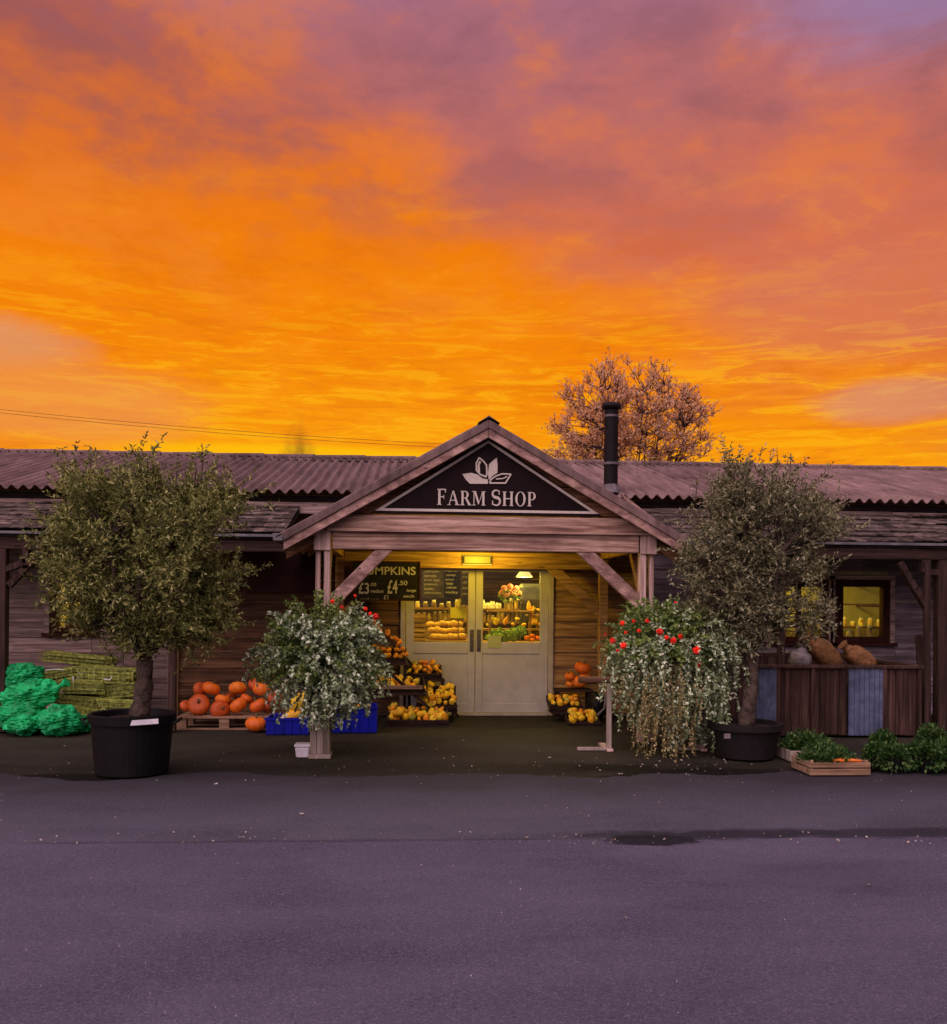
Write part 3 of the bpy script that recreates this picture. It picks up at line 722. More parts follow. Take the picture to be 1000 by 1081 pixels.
# ================================================================== shop sign
SY = PY-.015
sign = thing('shop_sign', 'dark triangular FARM SHOP sign with cream border and leaf emblem in the gable', 'sign', (cx, SY, PZ(541, SY)))
sz0 = P(513, 541, SY).z; sx0, sx1 = P(396, 540, SY).x, P(632, 542, SY).x; sxa = (sx0+sx1)/2; sza = P(513, 465, SY).z
mb = MB(); mb.prism([(sx0-.05, sz0-.03), (sx1+.05, sz0-.03), (sxa, sza+.04)], SY-.02, SY+.03); mb.build('panel', 'sign_panel', sign)
mb = MB(); t = .028
A, B, Cc = Vector((sx0, sz0)), Vector((sx1, sz0)), Vector((sxa, sza))
cen = (A+B+Cc)/3
def insetp(k): 
    # inset triangle by distance k
    out = []
    pts = [A, B, Cc]
    for i in range(3):
        p0, p1, p2 = pts[i-1], pts[i], pts[(i+1) % 3]
        e1 = (p1-p0).normalized(); e2 = (p2-p1).normalized(); n1 = Vector((-e1.y, e1.x)); n2 = Vector((-e2.y, e2.x))
        bis = (n1+n2).normalized(); out.append(p1+bis*(k/max(bis.dot(n1), .1)))
    return out
I = insetp(t); O_ = [A, B, Cc]
for i in range(3):
    j = (i+1) % 3; mb.prism([tuple(O_[i]), tuple(O_[j]), tuple(I[j]), tuple(I[i])], SY-.028, SY-.0205)
mb.build('border', 'sign_lettering', sign)
# serif capitals, unit height
def arc(cx0, cy0, rx, ry, a0, a1, w0, w1, n=18):
    """calligraphic ring section: polygons with stroke thick at the sides"""
    out = []
    for i in range(n):
        qs = []
        for k in (i, i+1):
            a = rad(a0+(a1-a0)*k/n); w_ = w0+(w1-w0)*abs(math.cos(a))
            c_, s_ = math.cos(a), math.sin(a); qs.append(((cx0+(rx)*c_, cy0+(ry)*s_), (cx0+(rx-w_)*c_, cy0+(ry-w_*.8)*s_)))
        out.append([qs[0][0], qs[1][0], qs[1][1], qs[0][1]])
    return out
def rct(x0, y0, x1, y1): return [(x0, y0), (x1, y0), (x1, y1), (x0, y1)]
def stem(x_, w_=.15, y0=0, y1=1): return [rct(x_, y0, x_+w_, y1), rct(x_-.07, y0, x_+w_+.07, y0+.05), rct(x_-.07, y1-.05, x_+w_+.07, y1)]
T_ = .07
def S_pts():
    out = []; path = []
    for i in range(41):
        t_ = i/40
        if t_ < .5: a = rad(40+t_/.5*230); px_ = .30+.24*math.cos(a); py_ = .745+.225*math.sin(a)
        else: a = rad(90-(t_-.5)/.5*230); px_ = .30+.26*math.cos(a); py_ = .27+.245*math.sin(a)
        path.append((px_, py_))
    for i in range(40):
        a, b_ = Vector(path[i]), Vector(path[i+1]); d_ = (b_-a); 
        if d_.length < 1e-5: continue
        d_.normalize(); n_ = Vector((-d_.y, d_.x)); t_ = i/40
        wd = .035+.055*math.exp(-((t_-.5)/.16)**2)+.02*math.exp(-((t_-.22)/.1)**2)+.02*math.exp(-((t_-.78)/.1)**2)
        a2 = a-d_*.01; b2_ = b_+d_*.01
        out.append([tuple(a2+n_*wd), tuple(b2_+n_*wd), tuple(b2_-n_*wd), tuple(a2-n_*wd)])
    out += [rct(.47, .70, .53, .95), rct(.04, .05, .10, .32)]
    return out
GL = {
 'F': (.66, stem(.10)+[rct(.25, .93, .60, 1), rct(.25, .47, .48, .54), rct(.55, .76, .60, .93), rct(.45, .38, .49, .63)]),
 'A': (.86, [[(.06, 0), (.13, 0), (.42, .98), (.36, .98)], [(.36, 1), (.46, 1), (.80, 0), (.62, 0)], rct(.20, .30, .64, .36), rct(-.02, 0, .22, .05), rct(.54, 0, .88, .05)]),
 'R': (.80, stem(.10)+arc(.36, .74, .26, .26, -90, 90, .06, .15)+[rct(.25, .94, .37, 1), rct(.25, .48, .37, .54), [(.36, .50), (.50, .50), (.78, .04), (.60, .04)], rct(.58, 0, .84, .05)]),
 'M': (1.04, stem(.78)+[rct(.13, 0, .19, 1), rct(.04, 0, .28, .05), rct(.02, .95, .24, 1), [(.14, 1), (.30, 1), (.55, .18), (.48, .04)], [(.48, .04), (.55, .18), (.84, 1), (.78, 1)]]),
 'S': (.64, S_pts()),
 'H': (.88, stem(.10)+stem(.62)+[rct(.25, .47, .62, .54)]),
 'O': (.86, arc(.42, .5, .38, .52, 0, 360, .05, .15, 36)),
 'P': (.70, stem(.10)+arc(.36, .71, .27, .29, -90, 90, .06, .15)+[rct(.25, .94, .37, 1), rct(.25, .42, .37, .48)]),
 ' ': (.30, [])}
text = 'FARM SHOP'; big = {0, 5}
wid = sum((GL[c_][0]+.06)*(1.12 if i in big else 1) for i, c_ in enumerate(text))
tx0, tx1 = P(461, 533, SY).x, P(567, 533, SY).x; H = (tx1-tx0)/wid; Hz = (P(513, 518.5, SY).z-P(513, 533.5, SY).z); zb_ = P(513, 534, SY).z
mb = MB(); cur = tx0; kk = 0
for i, c_ in enumerate(text):
    s_ = 1.12 if i in big else 1; adv, polys = GL[c_]
    for pg in polys:
        mb.prism([(cur+x_*H*s_, zb_+y_*Hz*s_) for x_, y_ in pg], SY-.034-(kk % 5)*.0003, SY-.0205); kk += 1
    cur += (adv+.06)*H*s_
mb.build('lettering', 'sign_lettering', sign)
mb = MB()
def E(X, Y_): p = P(390+X/4, 440+Y_/4, SY); return (p.x, p.z)
for pg in ([(392, 243), (430, 238), (455, 245), (478, 262), (500, 266), (500, 284), (425, 284), (408, 268)],
           [(505, 202), (520, 188), (537, 174), (541, 205), (540, 238), (520, 250), (504, 268), (500, 240)]):
    mb.prism([E(*p) for p in pg], SY-.032, SY-.0205)
def ribbon(pts, wd, y0):
    for i in range(len(pts)-1):
        a, b_ = Vector(pts[i]), Vector(pts[i+1]); d_ = (b_-a).normalized(); n_ = Vector((-d_.y, d_.x))*wd
        mb.prism([E(*(a+n_-d_*1)), E(*(b_+n_+d_*1)), E(*(b_-n_+d_*1)), E(*(a-n_-d_*1))], y0-(i % 2)*.0005, SY-.0205)
ribbon([(492, 255), (468, 245), (452, 228), (451, 198), (463, 174), (482, 190), (494, 206), (496, 240), (492, 255)], 3.2, SY-.031)
ribbon([(462, 235), (461, 205), (467, 190)], 4.5, SY-.031)
ribbon([(508, 281), (574, 281), (597, 244), (560, 242), (532, 252), (512, 266), (508, 281)], 3.0, SY-.031)
ribbon([(535, 264), (562, 262), (580, 254)], 2.4, SY-.031)
mb.build('emblem', 'sign_lettering', sign)

# ================================================================== lean-to canopies
def canopy(x0, x1, lab, posts, braces, sag=0):
    t = thing('lean_to_canopy', lab, 'canopy', ((x0+x1)/2, 12.2, 0), 'lean-to canopies either side of the porch')
    y0, z0, y1, z1 = 11.5, PZ(566, 11.5), WY-.07, PZ(537, WY)
    mb = MB(); rows = 7
    L = math.hypot(y1-y0, z1-z0); dy, dz = (y1-y0)/L, (z1-z0)/L
    for r_ in range(rows):
        xx = x0
        while xx < x1:
            wd = U(.10, .30); xe = min(xx+wd, x1); s0 = L*r_/rows-U(0, .03) if r_ else -.03+U(-.015, .015); s1 = L*(r_+1.25)/rows
            s1 = min(s1, L)
            lift = .030+U(0, .012); a = Vector((0, y0+dy*s0, z0+dz*s0)); b_ = Vector((0, y0+dy*s1, z0+dz*s1))
            sg = -.03*noise.noise(Vector((xx*.6, r_, 0)))
            mb.add([(xx+.003, a.y, a.z+lift-.014+sg), (xe-.003, a.y, a.z+lift-.014+sg), (xe-.003, b_.y, b_.z+.002+sg), (xx+.003, b_.y, b_.z+.002+sg),
                    (xx+.003, a.y, a.z+lift+sg), (xe-.003, a.y, a.z+lift+sg), (xe-.003, b_.y, b_.z+.012+sg), (xx+.003, b_.y, b_.z+.012+sg)],
                   [(0, 3, 2, 1), (4, 5, 6, 7), (0, 1, 5, 4), (1, 2, 6, 5), (2, 3, 7, 6), (3, 0, 4, 7)])
            xx = xe
    mb.build('roof', 'shingle_wood', t)
    mb = MB(); mb.add([(x0, y0, z0-.035), (x1, y0, z0-.035), (x1, y1, z1-.035), (x0, y1, z1-.035), (x0, y0, z0-.07), (x1, y0, z0-.07), (x1, y1, z1-.07), (x0, y1, z1-.07)],
                      [(0, 1, 2, 3), (4, 7, 6, 5), (0, 4, 5, 1), (1, 5, 6, 2), (2, 6, 7, 3), (3, 7, 4, 0)]); mb.build('roof_deck', 'soffit', t)
    mb = MB(); mb.box(x0, x1, y0+.03, y0+.13, z0-.22, z0-.08); mb.build('beam', 'dark_timber_long', t, bevel=.006)
    mb = MB(); mb.box(x0, x1, y0-.035, y0-.006, z0-.045, z0-.012); mb.build('drip_edge', 'gutter_metal', t, bevel=.003)
    for (px, w_) in posts:
        xx = PX(px, y0+.08)
        mb = MB(); mb.box(xx-w_/2, xx+w_/2, y0+.03, y0+.03+w_, .01, z0-.222); mb.build('post', 'dark_timber', t, bevel=.008)
    for p1, p2 in braces:
        a, b_ = P(*p1, y0+.08), P(*p2, y0+.08)
        mb = MB(); n = 6; pts = []
        mid_ = (a+b_)/2 + Vector((.0, 0, -.02))
        for i in range(n+1):
            q_ = i/n; pts.append(a*(1-q_)**2+mid_*2*q_*(1-q_)+b_*q_*q_)
        for i in range(n): mb.beam(pts[i], pts[i+1]+(pts[i+1]-pts[i])*.08, .07, .085, up=(0, 1, 0))
        mb.build('brace', 'dark_timber', t)
    return t
canopy(XL, ex0-.13, 'weathered shingle canopy over the netting sacks, left of the porch', [(2, .12), (183, .09)], [((10, 618), (44, 580)), ((-6, 618), (-42, 580)), ((28, 600), (28, 574)), ((2, 602), (28, 592))])
canopy(ex1+.13, XR, 'weathered shingle canopy over the timber pen, right of the porch', [(825, .085), (978, .07), (995, .14)], [((982, 648), (950, 594)), ((975, 604), (975, 574)), ((990, 604), (975, 602)), ((1012, 648), (1040, 594))])

# ================================================================== overhead wires, smoke
for i, dz in enumerate((0, 1.2)):
    a = P(-160, 414+dz*3, 26); b_ = P(540, 472+dz*3, 26)
    mb = MB(); pts = []
    for k in range(25):
        q_ = k/24; p = a.lerp(b_, q_); p.z -= .9*q_*(1-q_)*0.8; pts.append(p)
    mb.tube(pts, .0055, 5); mb.build('overhead_cable', 'wire', None, tuple(a), label=('upper' if i == 0 else 'lower')+' of two thin dark cables crossing the sky at left', cat='cable', group='overhead cables')
m, nt, b = newmat('smoke_volume'); nt.n.remove(b)
p = objc(nt); vx, vy, vz = nt.sep(p)
n_ = nt.noise(nt.scalev(p, (1, 1, .5)), .9, 5, .6, .4)
xx_ = nt.m('ADD', vx, nt.m('MULTIPLY', nt.m('SUBTRACT', nt.noise(nt.comb(0, 0, vz), .35, 2), .5), 1.5))
rr = nt.m('SQRT', nt.m('ADD', nt.m('MULTIPLY', xx_, xx_), nt.m('MULTIPLY', vy, vy)))
wd = nt.m('ADD', .9, nt.m('MULTIPLY', nt.step(vz, 3., 0.), .7))
fall = nt.step(nt.m('DIVIDE', rr, wd), 1.0, .15)
den = nt.m('MULTIPLY', nt.m('MULTIPLY', fall, nt.step(n_, .38, .62)), nt.m('MULTIPLY', nt.step(vz, 3.6, .2), .8))
pv = nt.node('ShaderNodeVolumePrincipled'); nt.put(pv.inputs['Density'], den); pv.inputs['Color'].default_value = (.12, .07, .05, 1)
nt.l.new(pv.outputs[0], nt.n['Material Output'].inputs['Volume'])
a = P(313, 489, 60)
mb = MB(); mb.box(a.x-1.8, a.x+1.8, 58.2, 61.8, a.z, a.z+5.8); mb.build('smoke', 'smoke_volume', None, (a.x, 60, a.z), label='faint dark plume of smoke rising behind the left roof', cat='smoke', kind='stuff')
# ================================================================== foliage tools
def rdir():
    z_ = U(-1, 1); a = U(0, 2*pi); s_ = math.sqrt(1-z_*z_); return Vector((s_*math.cos(a), s_*math.sin(a), z_))
def curve(p, q, bend, n=6):
    mid_ = (p+q)/2+bend; return [p*(1-t)**2+mid_*2*t*(1-t)+q*t*t for t in (i/n for i in range(n+1))]
def olive(name, lab, base, ztrunk, C, rad3, mat, nclump, seed, spikes=(), dens=1.0, trunk_r=.105, lobes=()):
    random.seed(seed)
    t = thing(name, lab, 'olive tree', base)
    B = Vector(base); tr = MB()
    top = Vector((C.x, C.y, ztrunk))
    pts = curve(B, top, Vector((.05, 0, 0)), 8)
    rs = [trunk_r*(1.25-.35*i/8)*(1+.10*math.sin(i*2.1)) for i in range(9)]
    tr.tube(pts, rs, 12)
    o0 = len(tr.v)
    clumps = []; tries = 0
    allc = [(C, rad3, 1.0)] + list(lobes)
    while len(clumps) < nclump and tries < 9000:
        tries += 1
        c0, r3, wgt = random.choices(allc, [a[1][0]*a[1][2]*a[2] for a in allc])[0]
        d_ = rdir(); k = U(0, 1)**.42
        lump = 1+.22*noise.noise(d_*1.7+Vector((seed, 0, 0)))+.10*noise.noise(d_*4+Vector((0, seed, 0)))
        p = c0+Vector((d_.x*r3[0], d_.y*r3[1], d_.z*r3[2]))*k*lump
        if noise.noise(p*2.6+Vector((seed*3, 0, 0))) < -.14: continue
        clumps.append(p)
    # limbs
    nl = 9; limbs = []
    for i in range(nl):
        a = 2*pi*i/nl+U(-.3, .3); k = U(.35, .6)
        tip = C+Vector((math.cos(a)*rad3[0]*k, math.sin(a)*rad3[1]*k, U(-.15, .5)*rad3[2]))
        lp_ = curve(top-Vector((0, 0, U(0, .1))), tip, Vector((math.cos(a)*.15, math.sin(a)*.15, -.05)), 6)
        tr.tube(lp_, [trunk_r*(.55-.42*j/6) for j in range(7)], 7); limbs += lp_[2:]
    for c_ in clumps:
        n_ = min(limbs, key=lambda l: (l-c_).length+ (0 if l.z < c_.z else .4))
        tr.tube(curve(n_, c_, rdir()*.06+Vector((0, 0, -.03)), 4), [.011, .009, .007, .005, .004], 4, cap=False)
    for (p, L, n) in spikes:
        a = Vector(p); tr.tube([a-Vector((0, 0, .15)), a, a+Vector((.01, 0, L*.5)), a+Vector((0, 0, L))], [.006, .006, .004, .002], 4)
    trunk = tr.build('trunk', 'bark_olive', t, smooth=True)
    lf = MB(); tw = MB()
    def twig(p, d_, L, n, LL=.052, LW=.017):
        q_ = p+d_*L+Vector((0, 0, U(-.02, .03))); m_ = (p+q_)/2+rdir()*.015
        for i in range(n):
            s_ = (i+.5)/n; c_ = p*(1-s_)**2+m_*2*s_*(1-s_)+q_*s_*s_
            for sd in (0, 1):
                ld = (d_*.55+rdir()*.85).normalized(); lf.leaf(c_, ld, rdir(), LL*U(.7, 1.25), LW*U(.8, 1.3))
        return q_
    for c_ in clumps:
        out = (c_-C); out = Vector((out.x/rad3[0], out.y/rad3[1], out.z/rad3[2]))
        edge = min(out.length, 1.2)
        for k in range(int(5*dens)+1):
            d_ = (rdir()*.8+out*.55+Vector((0, 0, .42))).normalized()
            L = U(.12, .24)*(1+.7*edge*(U(0, 1) < .25))
            twig(c_+rdir()*.05, d_, L, int(L*42))
    for (p, L, n) in spikes:
        a = Vector(p); q_ = a+Vector((0, 0, L)); tw.tube([a, (a+q_)/2+Vector((.01, 0, 0)), q_], [.006, .004, .002], 4)
        for i in range(n):
            c_ = a.lerp(q_, U(.15, 1)); d_ = (rdir()+Vector((0, 0, .7))).normalized(); e_ = c_+d_*U(.04, .11); tw.tube([c_, e_], .002, 3, cap=False)
            for j in range(6): lf.leaf(c_.lerp(e_, U(.1, 1)), (d_*.4+rdir()).normalized(), rdir(), .045, .014)
    lf.build('crown', mat, t, fix=False)
    return t
# ---- left olive in its black pot
def potg(px, py): return G(px, py)
pc = G(141, 824); pc.y += .36; YT = pc.y
bx = PX(141, YT); 
pot = thing('plant_pot', 'big black plastic pot holding the left olive tree, pale label on its rim', 'plant pot', (bx, YT, 0))
zt_ = PZ(757, YT-.36, 141); rt = (PX(186, YT)-PX(96, YT))/2; rb = rt*.84
mb = MB(); mb.lathe([(rb*.9, .012), (rb, .02), (rt*.94, zt_-.09), (rt, zt_-.085), (rt+.006, zt_-.01), (rt-.015, zt_), (rt-.035, zt_-.01), (rt-.05, zt_-.08), (rb*.5, zt_-.09)], (bx, YT, 0), 36)
mb.build('pot', 'black_plastic', pot, smooth=False)
mb = MB(); mb.lathe([(rt-.052, zt_-.10), (rt-.055, zt_-.062), (.2, zt_-.045), (.02, zt_-.04)], (bx, YT, 0), 24); mb.build('soil', 'soil', pot)
for s in (-1, 1):
    mb = MB(); mb.tube([(bx+s*(rt+.0), YT-.08, zt_-.10), (bx+s*(rt+.045), YT-.06, zt_-.06), (bx+s*(rt+.045), YT+.06, zt_-.06), (bx+s*(rt+.0), YT+.08, zt_-.10)], .012, 6); mb.build('handle', 'black_plastic', pot)
lb = P(146, 763, YT-rt)
mb = MB(); mb.obox((lb.x, YT-rt+.012, lb.z), (.34, .004, .045), Matrix.Rotation(rad(-4), 3, 'Y')); mb.build('label_strip', 'white_plastic', pot)
C = P(153, 600, YT); sx = YT/1000
lobes = [(P(150, 655, YT), (.42, .42, .26), 1.0), (P(205, 655, YT), (.34, .4, .24), .9), (P(112, 650, YT), (.30, .4, .22), .6), (P(95, 545, YT), (.38, .5, .34), .8), (P(212, 548, YT), (.32, .45, .30), .8), (P(145, 545, YT), (.46, .5, .36), .6), (P(68, 590, YT), (.22, .3, .18), .2), (P(225, 615, YT), (.30, .4, .26), .5)]
sp = [(tuple(P(px, py, YT-U(-.2, .2))), L, n) for px, py, L, n in ((213, 500, .28, 12), (206, 505, .18, 7), (155, 500, .17, 6), (120, 505, .12, 5), (95, 500, .12, 6), (70, 515, .12, 5), (186, 505, .14, 5))]
olive('olive_tree', 'dense olive tree with rounded green crown in a black pot, left of the porch', (PX(147, YT), YT, zt_-.06), PZ(690, YT, 150), C, (.77, .78, .66), 'olive_leaf', 500, 11, sp, 1.0, .074, lobes)
# ---- right olive
YR = G(788, 806).y+.36; bxr = PX(788, YR)
pot = thing('plant_pot', 'low dark brown pot holding the right olive tree', 'plant pot', (bxr, YR, 0))
zt2 = PZ(767, YR-.36, 788); r2 = (PX(824, YR)-PX(752, YR))/2
mb = MB(); mb.lathe([(r2*.78, .012), (r2*.82, .02), (r2*.96, zt2-.07), (r2+.02, zt2-.065), (r2+.02, zt2), (r2-.03, zt2), (r2-.045, zt2-.06), (r2*.4, zt2-.07)], (bxr, YR, 0), 32); mb.build('pot', 'terracotta_dark', pot)
mb = MB(); mb.lathe([(r2-.047, zt2-.08), (r2-.05, zt2-.045), (.02, zt2-.03)], (bxr, YR, 0), 24); mb.build('soil', 'soil', pot)
a = P(767, 776, YR-r2)
mb = MB(); mb.box(a.x-.035, a.x+.03, YR-r2-.035, YR-r2-.03, a.z-.03, a.z+.02); mb.build('paper_label', 'pale_sack', pot)
C = P(799, 592, YR)
lobes = [(P(785, 662, YR+.15), (.34, .3, .24), .9), (P(825, 650, YR), (.32, .3, .22), .7), (P(752, 565, YR), (.26, .45, .32), .5), (P(850, 555, YR), (.36, .45, .32), .6), (P(790, 535, YR), (.42, .45, .32), .7), (P(757, 625, YR+.2), (.28, .3, .3), .6), (P(850, 640, YR), (.36, .4, .22), .5), (P(880, 598, YR), (.22, .3, .12), .5)]
sp = [(tuple(P(px, py, YR-U(-.2, .2))), L, n) for px, py, L, n in ((820, 500, .28, 8), (790, 505, .27, 8), (834, 508, .30, 9), (770, 510, .16, 6), (850, 520, .16, 6), (735, 520, .14, 5), (806, 505, .15, 6))]
olive('olive_tree', 'looser brownish olive tree in a low brown pot, right of the porch', (bxr, YR, zt2-.05), PZ(684, YR, 785), C+Vector((0, .12, 0)), (.70, .62, .76), 'olive_leaf_dusky', 400, 23, sp, .9, .072, lobes)

# ---- trailing bushes
def strands(lf, origins, n, L, droop, leafL, leafW, start, spread, sf):
    pass
def bush(t, name, mat, C0, fR, n, step_, LL, LW, zmin, seed, hang=0, face=None, dens=2, stemmat='stem_green'):
    """strands springing from the root and arching over; fR(direction) = reach"""
    random.seed(seed); lf = MB(); st = MB()
    for i in range(n):
        d_ = rdir()
        if face and not face(d_): continue
        Rr = fR(d_)*U(.72, 1.06)
        tip = C0+Vector((d_.x, d_.y*.9, d_.z))*Rr
        k0 = C0+d_*Rr*.25
        m_ = (k0+tip)/2+Vector((0, 0, .14*Rr)); L = (tip-k0).length
        m = int(L/step_); pts = []
        for j in range(m+1):
            s_ = j/m; p = k0*(1-s_)**2+m_*2*s_*(1-s_)+tip*s_*s_; pts.append(p)
        if hang:
            h = hang(d_)*U(.3, 1); jx, jy = U(-.5, .5), U(-.3, .3); p = pts[-1].copy(); hh = 0
            while hh < h and p.z > zmin:
                p = p+Vector((d_.x*.25*(1-hh/(h+.01))+jx*.22+U(-.3, .3), d_.y*.2*(1-hh/(h+.01))+jy*.2+U(-.25, .25), -1)).normalized()*step_; pts.append(p.copy()); hh += step_
        st.tube(pts[::2] if len(pts) > 3 else pts, .003, 3, cap=False)
        o = len(pts)
        for j, p in enumerate(pts):
            if j/len(pts) < .35 and U(0, 1) < .5: continue
            dd = (pts[min(j+1, o-1)]-pts[max(j-1, 0)]).normalized()
            for _ in range(dens):
                ld = (dd*.4+rdir()+d_*.35).normalized(); lf.leaf(p, ld, (rdir()*.7+d_*.6+Vector((0, -.3, .4))), LL*U(.6, 1.35), LW*U(.7, 1.3))
    lf.build(name, mat, t, fix=False)
    return st
def petal_head(mb, c, r, n=16):
    for i in range(n):
        d_ = rdir(); d_.y -= .5; d_.normalize(); p = c+d_*r*.6
        a = d_.orthogonal().normalized(); b = d_.cross(a); o = len(mb.v); k = 6; s_ = r*.55
        mb.v.append(tuple(p-d_*r*.12))
        for j in range(k): 
            an = 2*pi*j/k; mb.v.append(tuple(p+(a*math.cos(an)+b*math.sin(an))*s_*(1+.2*math.sin(3*an))+d_*U(0, .003)))
        for j in range(k): mb.f.append((o, o+1+j, o+1+(j+1) % k))
# left bush
gl_ = G(339, 801); YB = gl_.y+.10; C0 = P(336, 698, YB)
pd = thing('planter_pedestal', 'weathered square timber post carrying the left trailing bush', 'pedestal', (PX(339, YB), YB, 0))
x0_, x1_ = PX(328.5, YB-.1), PX(349.5, YB-.1); zp = PZ(745, YB, 339)
mb = MB(); 
for k in range(3): mb.box(x0_+(x1_-x0_)*k/3+.002, x0_+(x1_-x0_)*(k+1)/3-.002, YB-.105+.004*k, YB+.10, .045, zp)
mb.build('post', 'pedestal_wood', pd, bevel=.005)
mb = MB(); mb.box(x0_-.012, x1_+.012, YB-.125, YB+.115, .0, .045); mb.build('base', 'pedestal_wood', pd, bevel=.006)
mb = MB(); mb.box(x0_-.03, x1_+.03, YB-.13, YB+.13, zp+.0, zp+.035); mb.build('cap', 'pedestal_wood', pd, bevel=.006)
tb = thing('trailing_bush', 'round bush of silver and green trailing foliage on the timber pedestal, left of the door', 'trailing plant', (PX(339, YB), YB, zp+.035))
mb = MB(); mb.lathe([(.12, zp+.037), (.17, zp+.22), (.18, zp+.24), (.16, zp+.24), (.10, zp+.22)], (PX(339, YB), YB, 0), 20); mb.build('pot', 'terracotta_dark', tb)
def fL(d_):
    lum = 1+.16*noise.noise(d_*2.3+Vector((5, 0, 0)))
    r_ = .66 if d_.z > -.2 else .66-.04*(-d_.z-.2)
    return r_*lum*(1.03 if d_.z > .3 else 1)
s1 = bush(tb, 'green_foliage', 'green_leaf', C0, fL, 420, .030, .042, .027, .35, 3, face=lambda d_: d_.z > -.35, dens=3)
def sideR(d_): return d_.x > -.1 or U(0, 1) < .45
s2 = bush(tb, 'silver_foliage', 'silver_leaf', C0+Vector((.02, -.03, -.02)), lambda d_: fL(d_)*1.02, 600, .030, .044, .028, .35, 4, face=lambda d_: sideR(d_) and d_.z < .85, dens=3, hang=lambda d_: .09 if d_.z < .2 else .02)
s1.v += [] ; o = len(s1.v); s1.f += [tuple(i+o for i in f) for f in s2.f]; s1.v += s2.v
s1.tube([(PX(339, YB), YB, zp+.1), tuple(C0)], [.035, .02], 7)
s1.build('stems', 'stem_green', tb, fix=False)
for px, py, r_ in ((351, 635, .022), (397, 651, .036), (361, 641, .016), (386, 643, .022), (391, 648, .02), (375, 629, .016)):
    p = P(px, py, YB-.25 if px < 380 else YB-.1); mb = MB(); petal_head(mb, p, r_*1.2); mb.build('flower', 'red_petal', tb, fix=False)
# right bush on a table
gr_ = G(645, 793); YC = gr_.y-.02; zt3 = PZ(714, gr_.y, 632)
tbl = thing('plant_stand', 'pale trestle stand with a round bar and splayed feet under the right trailing bush', 'stand', (PX(690, YC), YC, 0))
mb = MB(); xa, xb = PX(612, gr_.y+.03), PX(755, gr_.y); mb.tube([(xa, gr_.y+.04, zt3-.04), (xb, gr_.y+.04, zt3-.04)], .036, 12); mb.build('bar', 'brown_wood', tbl, smooth=True)
mb = MB(); mb.box(PX(665, YC), xb, gr_.y-.16, gr_.y+.24, zt3-.002, zt3+.03); mb.build('shelf', 'dark_timber_long', tbl, bevel=.004)
for xl_ in (PX(645, gr_.y), xb-.12):
    mb = MB(); mb.box(xl_-.026, xl_+.026, gr_.y+.012, gr_.y+.064, .03, zt3-.077); mb.build('leg', 'pedestal_wood', tbl, bevel=.005)
    mb = MB(); mb.box(xl_-.035, xl_+.035, gr_.y-.05, gr_.y+.42, .0, .03); mb.build('foot', 'porch_timber_upright', tbl, bevel=.005)
    mb = MB(); mb.box(xl_-.34, xl_-.037, gr_.y+.03, gr_.y+.085, .0, .035); mb.build('foot', 'pedestal_wood', tbl, bevel=.005)
    mb = MB(); mb.box(xl_-.03, xl_+.03, gr_.y+.087, gr_.y+.22, zt3-.07, zt3-.004); mb.build('bearer', 'dark_timber_long', tbl, bevel=.004)
tb = thing('trailing_bush', 'big bush of trailing silver foliage dotted with red flowers, right of the door', 'trailing plant', (PX(705, YC), YC, zt3+.03))
mb = MB(); mb.lathe([(.13, zt3+.033), (.19, zt3+.25), (.20, zt3+.27), (.175, zt3+.27), (.1, zt3+.25)], (PX(702, YC), YC, 0), 20); mb.build('pot', 'terracotta_dark', tb)
C1 = P(706, 688, YC)
def fR_(d_):
    lum = 1+.18*noise.noise(d_*2.1+Vector((1, 7, 0)))
    return lum*(.64 if d_.z < .5 else .60)*(1.15 if d_.x > .3 else 1)*U(.85, 1.12)
s1 = bush(tb, 'green_foliage', 'green_leaf', C1+Vector((-.06, 0, 0)), lambda d_: fR_(d_)*1.0, 620, .032, .046, .030, .1, 6, face=lambda d_: d_.z > -.15, dens=3)
s2 = bush(tb, 'silver_foliage', 'silver_leaf', C1+Vector((.04, -.04, -.03)), fR_, 620, .029, .048, .028, .10, 7, dens=2,
          face=lambda d_: d_.z < .35 or U(0, 1) < .3, hang=lambda d_: (.60 if d_.z < .1 else .25)*U(.35, 1)*(1.1 if d_.x > -.3 else .8)*(1 if d_.x < .85 else .4))
s3 = bush(tb, 'seeding_stems', 'brown_seed_leaf', C1+Vector((-.08, -.16, -.12)), lambda d_: fR_(d_)*.82, 330, .030, .030, .016, .04, 8, dens=2,
          face=lambda d_: d_.z < .1 and d_.x < .45 and d_.y < .3, hang=lambda d_: .85 if d_.x > -.6 else .4)
for s_ in (s2, s3): o = len(s1.v); s1.f += [tuple(i+o for i in f) for f in s_.f]; s1.v += s_.v
s1.tube([(PX(702, YC), YC, zt3+.1), tuple(C1)], [.035, .02], 7)
s1.build('stems', 'stem_green', tb, fix=False)
for X, Y_, r_ in ((405, 242, .8), (455, 233, .6), (515, 232, .7), (478, 275, .6), (420, 283, .5), (570, 280, 1.15), (600, 305, .7), (630, 318, 1), (662, 300, .8), (362, 318, 1), (410, 340, 1), (385, 362, .5), (733, 360, 1.3), (745, 425, .8), (640, 150, .4), (330, 290, .4)):
    px, py = 560+X/4.17, 600+Y_/4.17
    k = ((px-703)**2+(py-690)**2)**.5/70; dy = .62*math.sqrt(max(0, 1-k*k))
    p = P(px, py, YC-dy-.05); mb = MB(); petal_head(mb, p, .040*r_); mb.build('flower', 'red_petal', tb, fix=False)

